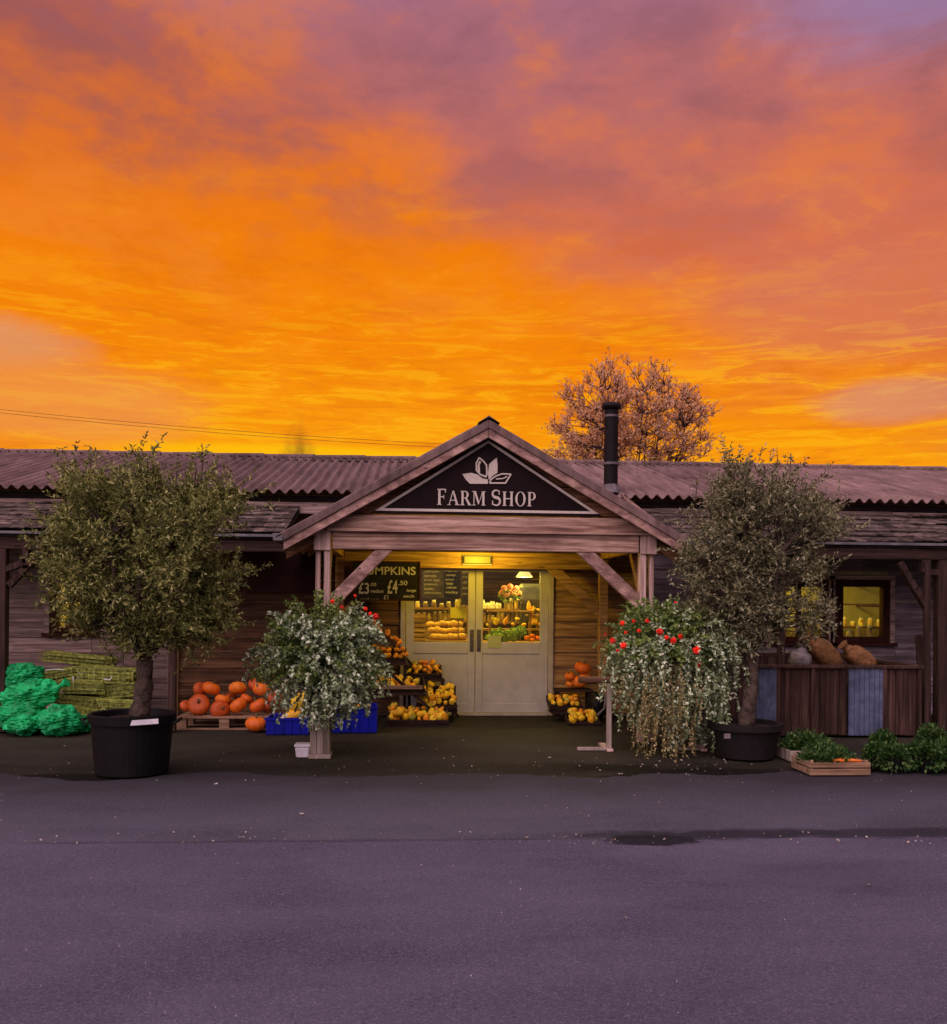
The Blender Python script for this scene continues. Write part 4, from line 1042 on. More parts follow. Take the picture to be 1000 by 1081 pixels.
# ---- bare tree beyond the roof, last leaves still on
random.seed(5)
YF = 30; cb = P(668, 455, YF); t = thing('autumn_tree', 'wide nearly bare tree with pinkish orange last leaves behind the roof', 'tree', (cb.x, YF, 0))
br = MB(); lf = MB()
hub = Vector((cb.x, YF, 3.2)); Cc = Vector((cb.x-.05, YF, P(668, 470, YF).z)); limbs = []
br.tube([(cb.x, YF, 0), (cb.x, YF, 1.6), tuple(hub)], [.32, .26, .2], 10)
for k in range(15):
    a = k*2.4; rr = U(.25, .95); tip = Cc+Vector((math.cos(a)*2.4*rr, math.sin(a)*2.0*rr, 2.35*math.sqrt(max(0, 1-rr*rr))*U(.7, .98)))
    pts = curve(hub+Vector((math.cos(a)*.1, math.sin(a)*.1, -U(0, .6))), tip, Vector((math.cos(a)*.45*rr, math.sin(a)*.3, -.2)), 9)
    pts = [pts[0]]+[p+rdir()*.07 for p in pts[1:]]
    br.tube(pts, [.055*(1-i/9.5)+.005 for i in range(10)], 6, cap=False); limbs += pts[2:]
n_ = 0
while n_ < 480:
    d_ = rdir(); k = U(0, 1)**.4
    if d_.z < -.75: continue
    p = Cc+Vector((d_.x*2.75, d_.y*2.2, d_.z*2.6 if d_.z > 0 else d_.z*2.2))*k*(1+.05*noise.noise(d_*2.5))
    if noise.noise(p*1.1) < -.5: continue
    n_ += 1
    l_ = min(limbs, key=lambda l: (l-p).length+(0 if l.z < p.z else 1.0))
    br.tube([q_+rdir()*.02 for q_ in curve(l_, p, rdir()*.12+Vector((0, 0, -.08)), 4)], [.022, .018, .014, .011, .008], 4, cap=False)
    out = (p-Cc).normalized()
    for m_ in range(6):
        td = (rdir()*.8+out*.4+Vector((0, 0, .75))).normalized(); L = U(.25, .55); e_ = p+td*L
        br.tube([p, (p+e_)/2+rdir()*.03, e_], [.008, .006, .003], 3, cap=False)
        for q_ in range(7):
            c_ = p.lerp(e_, U(.1, 1.05))+rdir()*.05; lf.leaf(c_, (rdir()+Vector((0, 0, -.3))).normalized(), rdir(), U(.06, .10), U(.045, .07))
br.build('trunk', 'bark_thin', t, fix=False); lf.build('crown', 'autumn_leaf', t, fix=False)

# ================================================================== pumpkins, gourds, crates
random.seed(99)
def squash(name, mat, r, h, ribs, prof='round', stemL=.05, lab='', cat='pumpkin'):
    t = thing(name, lab, cat, (0, 0, 0))
    mb = MB(); pf = []
    n = 12
    for i in range(n+1):
        th = pi*i/n; rr = math.sin(th)*r; zz_ = (1-math.cos(th))/2*h
        dip = .10*h*math.exp(-(rr/(r*.45))**2)
        zz_ = zz_+dip if i < n/2 else zz_-dip*1.3
        if prof == 'pear':
            u_ = i/n; rr = r*math.sin(th)**.9*(1.0-.62*max(0, (u_-.42)/.58)**.8) if i < n else 0
            zz_ = (1-math.cos(th))/2*h*1.45
        pf.append((max(rr, .0015), zz_))
    mb.lathe(pf, (0, 0, 0), 30, mod=(lambda a, z_: 1-.055*abs(math.cos(a*ribs/2))**6) if ribs else None)
    mb.build('flesh', mat, t, smooth=True)
    s_ = MB(); zt_ = pf[-1][1]-.004; s_.tube([(0, 0, zt_-.01), (.004, 0, zt_+stemL*.5), (.016, .004, zt_+stemL)], [r*.16, r*.09, r*.11], 7); s_.build('stem', 'stem_green', t)
    t['r'] = r; return t
PK = {}
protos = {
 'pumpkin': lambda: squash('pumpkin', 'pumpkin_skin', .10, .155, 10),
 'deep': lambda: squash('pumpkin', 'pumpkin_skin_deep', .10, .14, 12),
 'gourd': lambda: squash('gourd', 'gourd_skin', .045, .075, 8, 'pear', .03),
 'round_gourd': lambda: squash('gourd', 'gourd_skin', .045, .06, 8, 'round', .025),
 'orange_gourd': lambda: squash('gourd', 'gourd_skin_orange', .045, .06, 8, 'round', .025),
 'long_gourd': lambda: squash('gourd', 'gourd_skin', .05, .11, 0, 'pear', .03)}
used = set()
def put(kind, loc, s_=1, rot=None, lab='', cat=None, group=None):
    if kind not in PK: PK[kind] = protos[kind](); o = PK[kind]
    else: o = copy_tree(PK[kind])
    o.location = loc; o.rotation_euler = rot or (U(-.35, .35), U(-.35, .35), U(0, 6)); o.scale = (s_*U(.9, 1.1), s_*U(.9, 1.1), s_*U(.85, 1.18))
    props(o, lab, cat or ('pumpkin' if 'pumpkin' in kind or kind == 'deep' else 'gourd'), group)
    if 'group' in o.keys() and not group: del o['group']
    return o
# pallet
PYF = G(230, 771).y
xa, xb = PX(187, PYF), PX(288, PYF); zp_ = PZ(757, PYF, 230)
pal = thing('pallet', 'low wooden pallet under the pile of orange pumpkins', 'pallet', ((xa+xb)/2, PYF, 0))
mb = MB()
for k in range(6): mb.box(xa, xb, PYF+k*.17, PYF+k*.17+.13, zp_-.022, zp_)
mb.build('deck', 'crate_wood', pal, bevel=.003)
for xx in (xa, (xa+xb)/2-.06, xb-.12):
    mb = MB()
    for yy in (PYF+.005, PYF+.42, PYF+.83): mb.box(xx, xx+.12, yy, yy+.11, .022, zp_-.024)
    mb.build('blocks', 'crate_wood', pal, bevel=.003)
mb = MB()
for yy in (PYF+.004, PYF+.42, PYF+.84): mb.box(xa, xb, yy, yy+.10, .0, .020)
mb.build('base_boards', 'crate_wood', pal, bevel=.003)
GP = 'orange pumpkins on the pallet'
for X, Y_, r_, dy, k, lab in (
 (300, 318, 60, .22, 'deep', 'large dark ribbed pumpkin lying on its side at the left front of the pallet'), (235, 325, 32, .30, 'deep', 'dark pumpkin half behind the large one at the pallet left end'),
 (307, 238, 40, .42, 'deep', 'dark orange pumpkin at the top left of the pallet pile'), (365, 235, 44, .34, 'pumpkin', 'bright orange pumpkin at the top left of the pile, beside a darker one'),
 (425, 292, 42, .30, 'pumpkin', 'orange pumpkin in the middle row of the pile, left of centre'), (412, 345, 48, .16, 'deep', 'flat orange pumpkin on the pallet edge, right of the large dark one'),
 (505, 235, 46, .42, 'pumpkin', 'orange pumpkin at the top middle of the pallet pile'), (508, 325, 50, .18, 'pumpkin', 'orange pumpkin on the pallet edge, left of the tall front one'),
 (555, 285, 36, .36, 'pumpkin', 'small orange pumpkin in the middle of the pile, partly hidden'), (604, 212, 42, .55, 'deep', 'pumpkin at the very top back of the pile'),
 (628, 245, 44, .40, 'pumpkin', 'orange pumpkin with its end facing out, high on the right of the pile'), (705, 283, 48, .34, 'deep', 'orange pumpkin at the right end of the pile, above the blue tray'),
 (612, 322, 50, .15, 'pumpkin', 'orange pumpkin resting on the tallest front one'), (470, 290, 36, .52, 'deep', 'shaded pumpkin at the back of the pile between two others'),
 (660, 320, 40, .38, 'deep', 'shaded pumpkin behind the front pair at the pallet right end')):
    p = P(150+X/5, 680+Y_/5, PYF+dy); s_ = r_/5*p.y/1000/.10
    rot = (U(-.5, .5), U(-.5, .5), U(0, 6)) if k == 'pumpkin' else (U(.8, 1.3), U(-.4, .4), U(0, 1))
    M_ = Euler(rot).to_matrix(); p = p-M_ @ Vector((0, 0, .075*s_)); put(k, p, s_, rot, lab, 'pumpkin', GP)
p = G(272, 771); s_ = 1.25
put('pumpkin', (p.x, PYF-.15, .005), s_, (.12, -.1, 1), 'largest bright orange pumpkin standing on the ground before the pallet', 'pumpkin', GP)
# blue trays
def tray(name, p0, p1, Y, dep, mat, lab, cat='tray', wall=.02, lip=True, zb=None):
    x0, x1 = PX(p0[0], Y), PX(p1[0], Y); z1 = PZ(p0[1], Y, p0[0]); z0 = PZ(p1[1], Y, p1[0]) if zb is None else zb
    t = thing(name, lab, cat, ((x0+x1)/2, Y+dep/2, max(z0, 0)))
    z0 = max(z0, .003)
    mb = MB()
    mb.box(x0, x1, Y, Y+wall, z0, z1); mb.box(x0, x1, Y+dep-wall, Y+dep, z0, z1); mb.box(x0, x0+wall, Y+wall, Y+dep-wall, z0, z1-.001); mb.box(x1-wall, x1, Y+wall, Y+dep-wall, z0, z1-.001)
    mb.build('sides', mat, t, bevel=.004)
    b_ = MB(); b_.box(x0+wall, x1-wall, Y+wall, Y+dep-wall, z0, z0+.015); b_.build('base', mat, t)
    if lip:
        l = MB(); l.box(x0-.012, x1+.012, Y-.012, Y-.001, z1-.03, z1+.004)
        n = int((x1-x0)/.09)
        for i in range(1, n): xx = x0+(x1-x0)*i/n; l.box(xx-.006, xx+.006, Y-.008, Y-.001, z0+.005, z1-.031)
        l.build('rim', mat, t, bevel=.002)
    return t, x0, x1, z0, z1
YB1 = G(305, 776).y
_, x0, x1, z0, z1 = tray('blue_tray', (282, 758), (327, 776), YB1, .5, 'blue_plastic', 'shallow blue tray of yellow squash, left of the timber pedestal', zb=0.003)
for X, Y_, r_, lab, k in ((775, 300, 48, 'yellow green squash leaning at the top left of the blue tray', 'long_gourd'), (740, 368, 42, 'yellow squash at the front left of the blue tray', 'long_gourd'), (835, 362, 34, 'orange yellow squash at the front right of the blue tray', 'orange_gourd'), (845, 322, 30, 'small yellow squash above the orange yellow one in the blue tray', 'round_gourd'), (800, 345, 30, 'pale squash in the middle of the blue tray', 'long_gourd')):
    p = P(150+X/5, 680+Y_/5, YB1+.16); s_ = r_/5*p.y/1000/.05
    put(k, p+Vector((0, 0, -.04*s_)), s_, (U(.9, 1.3), 0, U(0, 3)), lab, 'squash')
YB2 = G(375, 774).y
_, bx0, bx1, _, bz1 = tray('blue_crate', (352, 746), (399, 773), YB2, .42, 'blue_plastic', 'deep blue plastic crate right of the timber pedestal', 'crate', zb=.003)
for i in range(5):
    put('round_gourd', (U(bx0+.1, bx1-.1), YB2+U(.1, .3), bz1-.06), 1.2, None, 'yellow squash inside the deep blue crate', 'squash', 'squash in the deep blue crate')
# white tub
gt = G(319, 801); r1 = (PX(327.5, gt.y)-PX(311, gt.y))/2; zt_ = PZ(786, gt.y, 319)
tub = thing('white_tub', 'small square white plastic tub on the ground beside the timber pedestal', 'tub', (gt.x, gt.y+r1, 0))
mb = MB(); vs = []
for z_, k in ((.004, .80), (zt_-.03, .96)):
    vs += [(gt.x+sx_*r1*k, gt.y+r1+sy_*r1*k, z_) for sx_, sy_ in ((-1, -1), (1, -1), (1, 1), (-1, 1))]
mb.add(vs, [(0, 3, 2, 1), (4, 5, 6, 7), (0, 1, 5, 4), (1, 2, 6, 5), (2, 3, 7, 6), (3, 0, 4, 7)]); mb.build('body', 'white_plastic', tub, bevel=.012)
mb = MB(); mb.box(gt.x-r1*1.04, gt.x+r1*1.04, gt.y-.003, gt.y+r1*2.04, zt_-.029, zt_); mb.build('lid', 'white_plastic', tub, bevel=.006)

# ---- left gourd display: stepped rack with open crates
def wcrate(cx0, cy0, z0, w_, d_, h_, lab, rz=0, tilt=0, mat='dark_timber_long', fill=0, flab='', fgroup='', kinds=('gourd', 'round_gourd'), rs=1.0, cat='crate', heap=.05):
    t = thing('wooden_crate', lab, cat, (0, 0, 0))
    for s in (-1, 1):
        mb = MB()
        for k in range(2): mb.box(-w_/2, w_/2, s*d_/2-.008, s*d_/2+.008, h_*(.06+.5*k), h_*(.44+.5*k))
        mb.build('slats', mat, t, bevel=.002)
        mb = MB()
        for k in range(2): mb.box(s*(w_/2-.010), s*(w_/2-.024), -d_/2+.01, d_/2-.01, h_*(.06+.5*k), h_*(.44+.5*k))
        mb.build('slats', mat, t, bevel=.002)
    mb = MB(); mb.box(-w_/2+.01, w_/2-.01, -d_/2+.01, d_/2-.01, -.002, .012); mb.build('base', mat, t)
    for sx_ in (-1, 1):
        for sy_ in (-1, 1):
            mb = MB(); mb.box(sx_*(w_/2-.025), sx_*(w_/2-.045), sy_*(d_/2-.009), sy_*(d_/2-.03), .0, h_+.01); mb.build('corner_post', mat, t)
    t.location = (cx0, cy0, z0); t.rotation_euler = (tilt, 0, rz)
    M_ = Matrix.Translation((cx0, cy0, z0)) @ Euler((tilt, 0, rz)).to_matrix().to_4x4()
    out = []
    nx = max(1, int(w_/.085)); ny = max(1, int(d_/.10)); cnt = 0
    for layer in range(3):
        for i in range(nx):
            for j in range(ny):
                if cnt >= fill: break
                lx = -w_/2+.06+(w_-.12)*(i+.5*(layer % 2)+U(-.15, .15))/max(nx-1, 1); ly = -d_/2+.06+(d_-.12)*(j+U(-.15, .15))/max(ny-1, 1)
                lx = max(min(lx, w_/2-.06), -w_/2+.06); ly = max(min(ly, d_/2-.06), -d_/2+.06)
                p = M_ @ Vector((lx, ly, h_*.80+layer*heap)); cnt += 1
                k = random.choice(kinds); put(k, p, U(.8, 1.25)*rs, (U(-1.2, 1.2), U(-1.2, 1.2), U(0, 6)), flab, 'gourd', fgroup)
    return t
def at(px, py, Y): return P(px, py, Y)
# (px centre, py of crate bottom, depth, width px, height)
for (px, py, Y, wpx, dep, h_, tilt, n, lab, fl, kinds) in (
 (441, 766, 12.1, 66, .42, .15, rad(17), 42, 'dark slatted crate of yellow gourds on the ground, left display', 'small yellow gourd in the ground-level crate of the left display', ('gourd', 'round_gourd', 'orange_gourd')),
 (420, 729, 12.35, 58, .36, .10, rad(20), 20, 'dark crate with a pale front rail, middle tier of the left display', 'gourd in the middle-tier crate with the pale front rail', ('gourd', 'orange_gourd', 'long_gourd')),
 (461, 744, 12.5, 44, .45, .13, rad(28), 34, 'sloping crate of yellow green gourds at the right side of the left display', 'yellow green gourd in the sloping crate nearest the left door', ('gourd', 'round_gourd')),
 (448, 714, 12.85, 38, .30, .10, rad(20), 18, 'small top crate of orange yellow gourds against the left door', 'orange yellow gourd in the small crate against the left door', ('orange_gourd', 'round_gourd')),
 (408, 697, 12.75, 42, .30, .10, rad(22), 14, 'highest crate of orange gourds, just right of the left bush', 'orange gourd in the highest crate beside the left bush', ('orange_gourd',))):
    b_ = at(px, py, Y); wcrate(b_.x, Y+dep/2, max(b_.z, .01), wpx*Y/1000, dep, h_, lab, 0, tilt, fill=n, flab=fl, fgroup='gourds: '+fl[:60], kinds=kinds)
rack = thing('display_rack', 'dark stepped timber rack holding the gourd crates left of the door', 'rack', (at(430, 765, 12.6).x, 12.6, 0))
for (pa, pb, Y) in (((388, 650), (484, 757), 12.98), ((470, 764), (400, 700), 12.35)):
    a, b_ = at(*pa, Y), at(*pb, Y); b_.z = max(b_.z, .02); a.z = max(a.z, .02)
    mb = MB(); mb.beam(a, b_, .04, .06, up=(0, 1, 0)); mb.build('side_rail', 'dark_timber_long', rack)
for (px0, px1, py, Y, d_) in ((388, 452, 730.5, 12.3, .5), (442, 482, 745, 12.6, .4), (430, 470, 716, 12.83, .3), (388, 430, 699, 12.72, .34)):
    a, b_ = at(px0, py, Y), at(px1, py, Y)
    mb = MB(); mb.box(a.x, b_.x, Y-.01, Y+d_, a.z-.045, a.z-.02); mb.build('shelf', 'dark_timber_long', rack, bevel=.003)
    for xx in (a.x+.03, b_.x-.03):
        mb = MB(); mb.box(xx-.02, xx+.02, Y+d_-.08, Y+d_-.04, .005, a.z-.047); mb.build('leg', 'dark_timber', rack)
        if py < 728: mb = MB(); mb.box(xx-.02, xx+.02, Y+.01, Y+.05, .005, a.z-.047); mb.build('leg', 'dark_timber', rack)
mb = MB(); a, b_ = at(397, 726, 12.28), at(446, 723, 12.28); mb.box(a.x, b_.x, 12.27, 12.29, a.z-.02, a.z+.03); mb.build('front_rail', 'crate_wood', rack, bevel=.003)
# string of little orange gourds hanging slantwise
gs = thing('gourd_garland', 'slanting string of little orange gourds above the left display', 'garland', tuple(at(395, 655, 12.6)))
mb = MB(); pts = [at(px, py, 12.6) for px, py in ((392, 651), (400, 662), (410, 668), (419, 676), (426, 688), (431, 702))]; mb.tube(pts, .006, 5); mb.build('cord', 'stem_green', gs)
random.seed(31)
for i in range(26):
    k = U(0, len(pts)-1.01); j = int(k); p = pts[j].lerp(pts[j+1], k-j)+Vector((U(-.03, .03), U(-.05, .0), U(-.05, .02)))
    mb = MB(); rr = U(.018, .030); mb.ball(p, rr, 8, 6, sc3=(1, 1, U(.8, 1.7)), M=Euler((U(-1, 1), U(-1, 1), 0)).to_matrix()); mb.build('gourd', 'gourd_skin_orange', gs, smooth=True)
# ---- right gourd display
for (px, py, Y, wpx, dep, h_, tilt, n, lab, fl, kinds) in (
 (617, 765, 12.2, 36, .36, .10, rad(18), 15, 'dark crate of yellow gourds on the ground, right of the door', 'yellow gourd in the ground-level crate right of the door', ('gourd', 'round_gourd', 'orange_gourd')),
 (598, 748, 12.5, 36, .34, .10, rad(18), 15, 'dark crate of orange yellow gourds on the second tier right of the door', 'orange yellow gourd in the second-tier crate right of the door', ('gourd', 'orange_gourd'))):
    b_ = at(px, py, Y); wcrate(b_.x, Y+dep/2, max(b_.z, .01), wpx*Y/1000, dep, h_, lab, 0, tilt, fill=n, flab=fl, fgroup='gourds: '+fl[:60], kinds=kinds)
rk = thing('display_rack', 'small dark stepped rack holding pumpkins right of the door', 'rack', (at(605, 765, 12.8).x, 12.8, 0))
a, b_ = at(588, 728, 12.86), at(626, 728, 12.86)
mb = MB(); mb.box(a.x, b_.x, 12.84, 13.16, a.z-.03, a.z); mb.build('shelf', 'dark_timber_long', rk, bevel=.003)
for xx in (a.x+.03, b_.x-.03):
    for yy in (12.86, 13.1): mb = MB(); mb.box(xx-.02, xx+.02, yy, yy+.04, .005, a.z-.032); mb.build('leg', 'dark_timber', rk)
sa, sb = at(583, 750, 12.48), at(616, 750, 12.48)
mb = MB(); mb.box(sa.x, sb.x, 12.48, 12.83, max(sa.z-.05, .02), max(sa.z-.025, .045)); mb.build('shelf', 'dark_timber_long', rk, bevel=.003)
for X, Y_, r_, lab in ((225, 435, 37, 'round orange pumpkin topmost on the small rack right of the door'), (175, 475, 22, 'small orange pumpkin at the left of the small rack right of the door'), (213, 503, 37, 'orange pumpkin below the topmost one on the small rack'), (240, 478, 30, 'shaded orange pumpkin under the right of the topmost one'), (170, 510, 18, 'tiny orange pumpkin at the front left of the small rack')):
    p = P(560+X/4.17, 600+Y_/4.17, 12.95); s_ = r_/4.17*p.y/1000/.10; put('pumpkin', p-Vector((0, 0, .075*s_)), s_, None, lab, 'pumpkin')
bg_ = thing('plastic_bag', 'dark bag with a pale crumpled edge beside the gourd crates right of the door', 'bag', tuple(at(632, 762, 12.35)))
mb = MB(); c_ = at(630, 748, 12.55); mb.ball((c_.x, 12.55, max(c_.z, .2)), .19, 16, 12, f=lambda d_: 1+.35*noise.noise(d_*2.4), sc3=(.75, .8, 1)); mb.build('body', 'black_plastic', bg_, smooth=True)
mb = MB(); pts = [at(px, py, 12.35) for px, py in ((634, 730), (640, 737), (638, 748), (630, 756))]; mb.tube(pts, [.012, .022, .014, .02], 6); mb.build('edge', 'pale_sack', bg_)

# ---- blackboard over the display
def text_mesh(s_, x0, x1, zc0, zc1, Y, mat, parent, name='writing', th=.002, xsq=None):
    cu = bpy.data.curves.new('t', 'FONT'); cu.body = s_; cu.size = 1; cu.extrude = 0; cu.offset = .014
    o = bpy.data.objects.new('t', cu); col.objects.link(o)
    dg = bpy.context.evaluated_depsgraph_get(); dg.update(); me = bpy.data.meshes.new_from_object(o.evaluated_get(dg)); bpy.data.objects.remove(o)
    xs = [v.co.x for v in me.vertices]; ys = [v.co.y for v in me.vertices]; ax, bx_, ay, by = min(xs), max(xs), min(ys), max(ys)
    mb = MB(); mb.v = [(x0+(v.co.x-ax)/(bx_-ax)*(x1-x0), Y, zc0+(v.co.y-ay)/(by-ay)*(zc1-zc0)) for v in me.vertices]; mb.f = [tuple(p_.vertices) for p_ in me.polygons]
    bpy.data.meshes.remove(me); return mb.build(name, mat, parent, fix=False)
BY = IY-.055
a, b_ = at(374, 592, BY), at(442, 633, BY); 
bd = thing('blackboard', 'black chalkboard with PUMPKINS and prices, hung left above the door', 'blackboard', ((a.x+b_.x)/2, BY, b_.z))
Z1, Z0 = a.z-.02, b_.z
mb = MB(); mb.box(a.x, b_.x, BY, BY+.03, Z0, Z1); mb.build('board', 'blackboard', bd)
mb = MB(); 
for s0, s1, t0, t1 in ((a.x-.02, a.x, Z0-.02, Z1+.02), (b_.x, b_.x+.02, Z0-.02, Z1+.02), (a.x, b_.x, Z1, Z1+.02), (a.x, b_.x, Z0-.02, Z0)): mb.box(s0, s1, BY-.008, BY+.032, t0, t1)
mb.build('frame', 'window_wood', bd)
def bt(s_, X0, X1, Y0, Y1, nm='writing'):
    p0, p1 = at(370+X0/7.14, 585+Y0/7.14, BY), at(370+X1/7.14, 585+Y1/7.14, BY); text_mesh(s_, p0.x, p1.x, p1.z, p0.z, BY-.0015, 'chalk', bd, nm)
bt('PUMPKINS', 75, 492, 92, 158); bt('£3', 62, 140, 215, 300); bt('.00', 148, 195, 215, 240); bt('medium', 155, 250, 265, 292); bt('£4', 280, 355, 195, 300); bt('.50', 362, 430, 200, 235); bt('large', 425, 495, 262, 290); bt('each', 400, 480, 305, 328); bt('small ones', 75, 215, 330, 352); bt('£1', 252, 285, 308, 345)

# ================================================================== netting sacks at left
random.seed(12)
def lump(name, mat, c, r3, seed, lab, cat, group, rot=0, kn=None, boxy=0):
    t = thing(name, lab, cat, (c.x, c.y, max(c.z-r3[2], 0)), group)
    mb = MB()
    def f(d_):
        v = d_.copy(); b = 1.0
        if boxy: b = 1/max(abs(v.x), abs(v.y), abs(v.z))**boxy*.86
        n1_ = noise.noise(v*2.2+Vector((seed, 0, 0))); n2_ = abs(noise.noise(Vector((v.x*3, v.y*3, v.z*9))+Vector((0, seed, 0)))); n3_ = abs(noise.noise(v*9+Vector((0, 0, seed))))
        return b*(1+.20*n1_-.22*n2_-.13*abs(noise.noise(Vector((v.x*7, v.y*7, v.z*14))+Vector((seed, 0, 0)))))
    M_ = Euler((0, rot, 0)).to_matrix()
    mb.ball(c, 1, 56, 38, f=f, sc3=r3, M=M_); mb.build('body', mat, t, smooth=False)
    if kn:
        k_ = MB(); p = c+M_ @ Vector((kn*r3[0]*.86, -.03, r3[2]*.15)); d_ = M_ @ Vector((kn, -.2, .35))
        k_.tube([p, p+d_*.06, p+d_*.10, p+d_*.16], [.06, .022, .03, .06], 9); k_.build('knot', mat, t)
    return t
GS = 'green plastic sacks piled at the left'
for (x0, x1, y0, y1, Y, rot, kn, lab) in (
 (3, 44, 701, 727, 11.5, -.12, None, 'topmost green plastic sack of the pile at the left edge'), (0, 61, 719, 749, 11.4, -.16, 1, 'second green sack from the top, with its twisted end to the right'),
 (-2, 47, 741, 769, 11.3, -.1, -1, 'third green sack down, above the two ground-level ones'), (7, 44, 762, 783, 11.15, 0, None, 'green sack on the ground at the pile left corner'),
 (43, 84, 753, 783, 11.1, .12, None, 'brightest bulging green sack on the ground, right of the pile'), (79, 97, 762, 779, 11.35, .2, 1, 'small green sack end at the right foot of the pile, by the black pot')):
    c_ = P((x0+x1)/2, (y0+y1)/2, Y+.22); k = c_.y/1000; r3 = ((x1-x0)/2*k*1.06, .25, (y1-y0)/2*k*1.12); c_.z = max(c_.z, r3[2]*.93)
    lump('plastic_sack', 'green_plastic_sack', c_, r3, U(0, 50), lab, 'sack', GS, rot, kn)
lump('plastic_sack', 'green_plastic_sack', P(18, 755, 11.85), (.30, .25, .5), 77, 'shaded green sack behind the pile, mostly hidden', 'sack', GS)
GN = 'netted kindling bundles stacked against the left wall'
def bundle(x0, x1, y0, y1, Y, lab, strings):
    k = Y/1000; a = P(x0, y0, Y); b_ = P(x1, y1, Y); w_ = b_.x-a.x; h_ = a.z-b_.z; c_ = Vector(((a.x+b_.x)/2, Y+.2, max((a.z+b_.z)/2, h_/2+.01)))
    t = thing('kindling_net', lab, 'kindling bundle', (c_.x, c_.y, c_.z-h_/2), GN)
    mb = MB(); tl = U(-.09, .09); h_ *= .86; c_.y += U(-.09, .09)
    rows = max(2, int(h_/.032)); 
    for r_ in range(rows):
        for q_ in range(9):
            yy = c_.y-.17+q_*.042+U(-.008, .008); zz_ = c_.z-h_/2+.016+(h_-.03)*r_/(rows-1)+U(-.006, .006)
            x_a = c_.x-w_/2+U(0, .09); x_b = c_.x+w_/2-U(0, .09); th = U(.026, .044)
            mb.beam((x_a, yy, zz_-tl*w_), (x_b, yy+U(-.02, .02), zz_+tl*w_), th, th*.9)
    mb.build('sticks', 'netting', t)
    net = MB(); cs = []
    nx = int(w_/.05)
    for i in range(nx+1):
        xx = c_.x-w_/2+w_*i/nx; zo = tl*(xx-c_.x)*2
        net.tube([(xx, c_.y-.20+U(-.006, .006), c_.z-h_/2+.005+zo), (xx+U(-.02, .02), c_.y-.205, c_.z+zo), (xx, c_.y-.19, c_.z+h_/2+.005+zo), (xx, c_.y+.1, c_.z+h_/2+.012+zo)], .0035, 3, cap=False)
    for j in range(4):
        zz_ = c_.z-h_/2+.01+h_*j/3; net.tube([(c_.x-w_/2-.005, c_.y-.2, zz_-tl*w_), (c_.x, c_.y-.207, zz_+U(-.01, .01)), (c_.x+w_/2+.005, c_.y-.2, zz_+tl*w_)], .0035, 3, cap=False)
    net.build('net', 'netting', t, fix=False)
    for s_ in strings:
        mb = MB(); pts = [P(px, py, Y-.02) for px, py in s_]
        sm = []
        for i in range(len(pts)-1):
            for j in range(4): sm.append(pts[i].lerp(pts[i+1], j/4))
        sm.append(pts[-1]); mb.tube(sm, .008, 5); mb.build('string', 'white_string', t)
Z6 = lambda L: [(X/6.67, 660+Y_/6.67) for X, Y_ in L]
bundle(40, 116, 691, 703, 12.35, 'topmost long netted kindling bundle against the left wall', [])
bundle(42, 78, 706, 721, 12.2, 'dark netted bundle in the second row with a white loop at its left', [Z6([(290, 375), (305, 330), (330, 315), (380, 310), (450, 315)])])
bundle(78, 142, 704, 722, 12.2, 'second-row netted bundle crossed by curly white string', [Z6([(545, 380), (560, 340), (590, 310), (610, 300), (580, 345), (560, 385)]), Z6([(640, 310), (660, 315), (662, 380), (630, 370)])])
bundle(62, 112, 719, 733, 12.1, 'mossy green netted bundle in the third row, left part', [Z6([(515, 360), (518, 420)]), Z6([(730, 380), (775, 385), (790, 360)])])
bundle(104, 146, 722, 738, 12.15, 'mossy green netted bundle in the third row, behind the olive trunk', [])
bundle(55, 104, 735, 748, 12.0, 'pale yellow netted bundle in the fourth row left', [])
bundle(100, 146, 738, 752, 12.05, 'dark ribbed netted bundle in the fourth row behind the pot', [Z6([(690, 550), (720, 575), (745, 595)])])
bundle(68, 120, 748, 761, 11.9, 'pale yellow netted bundle, second from the ground', [])
bundle(60, 130, 760, 772, 11.85, 'netted bundle at ground level beside the green sacks', [])

# ================================================================== timber pen at right
PFY = G(860, 779).y
pen = thing('timber_pen', 'dark timber pen with two corrugated metal panels under the right window', 'pen', (PX(860, PFY), PFY, 0))
zt4 = PZ(702, PFY, 860); X0, X1 = PX(742, PFY), PX(972, PFY); PBY = 12.75
def planks(name, x0, x1, mat='fence_wood', lab=None):
    mb = MB(); xx = x0
    while xx < x1-.02:
        w_ = U(.11, .15); xe = min(xx+w_, x1); mb.box(xx+.002, xe-.002, PFY+U(0, .006), PFY+.025, .02+U(0, .02), zt4-.04); xx = xe
    mb.build(name, mat, pen, bevel=.003, label=lab)
planks('plank_panel', X0, PX(793, PFY)); planks('plank_panel', PX(826, PFY), PX(895, PFY)); planks('plank_panel', PX(934, PFY), X1)
for p0, p1 in ((793, 821), (896, 933)):
    mb = MB(); xa, xb = PX(p0, PFY), PX(p1, PFY); sheet(mb, (xa, PFY-.012, .03), (1, 0, 0), (0, 0, 1), .062, .010, xb-xa, zt4-.05, seg=8, th=.003); mb.build('metal_panel', 'galvanised', pen, fix=False)
for px in (822, 858, 934.5, 971): mb = MB(); xx = PX(px, PFY); mb.box(xx-.025, xx+.025, PFY-.03, PFY-.004, .01, zt4-.042); mb.build('batten', 'fence_wood', pen, bevel=.003)
mb = MB(); mb.box(X0, X1+.03, PFY-.045, PFY+.06, zt4-.04, zt4); mb.build('top_rail', 'fence_wood', pen, bevel=.005)
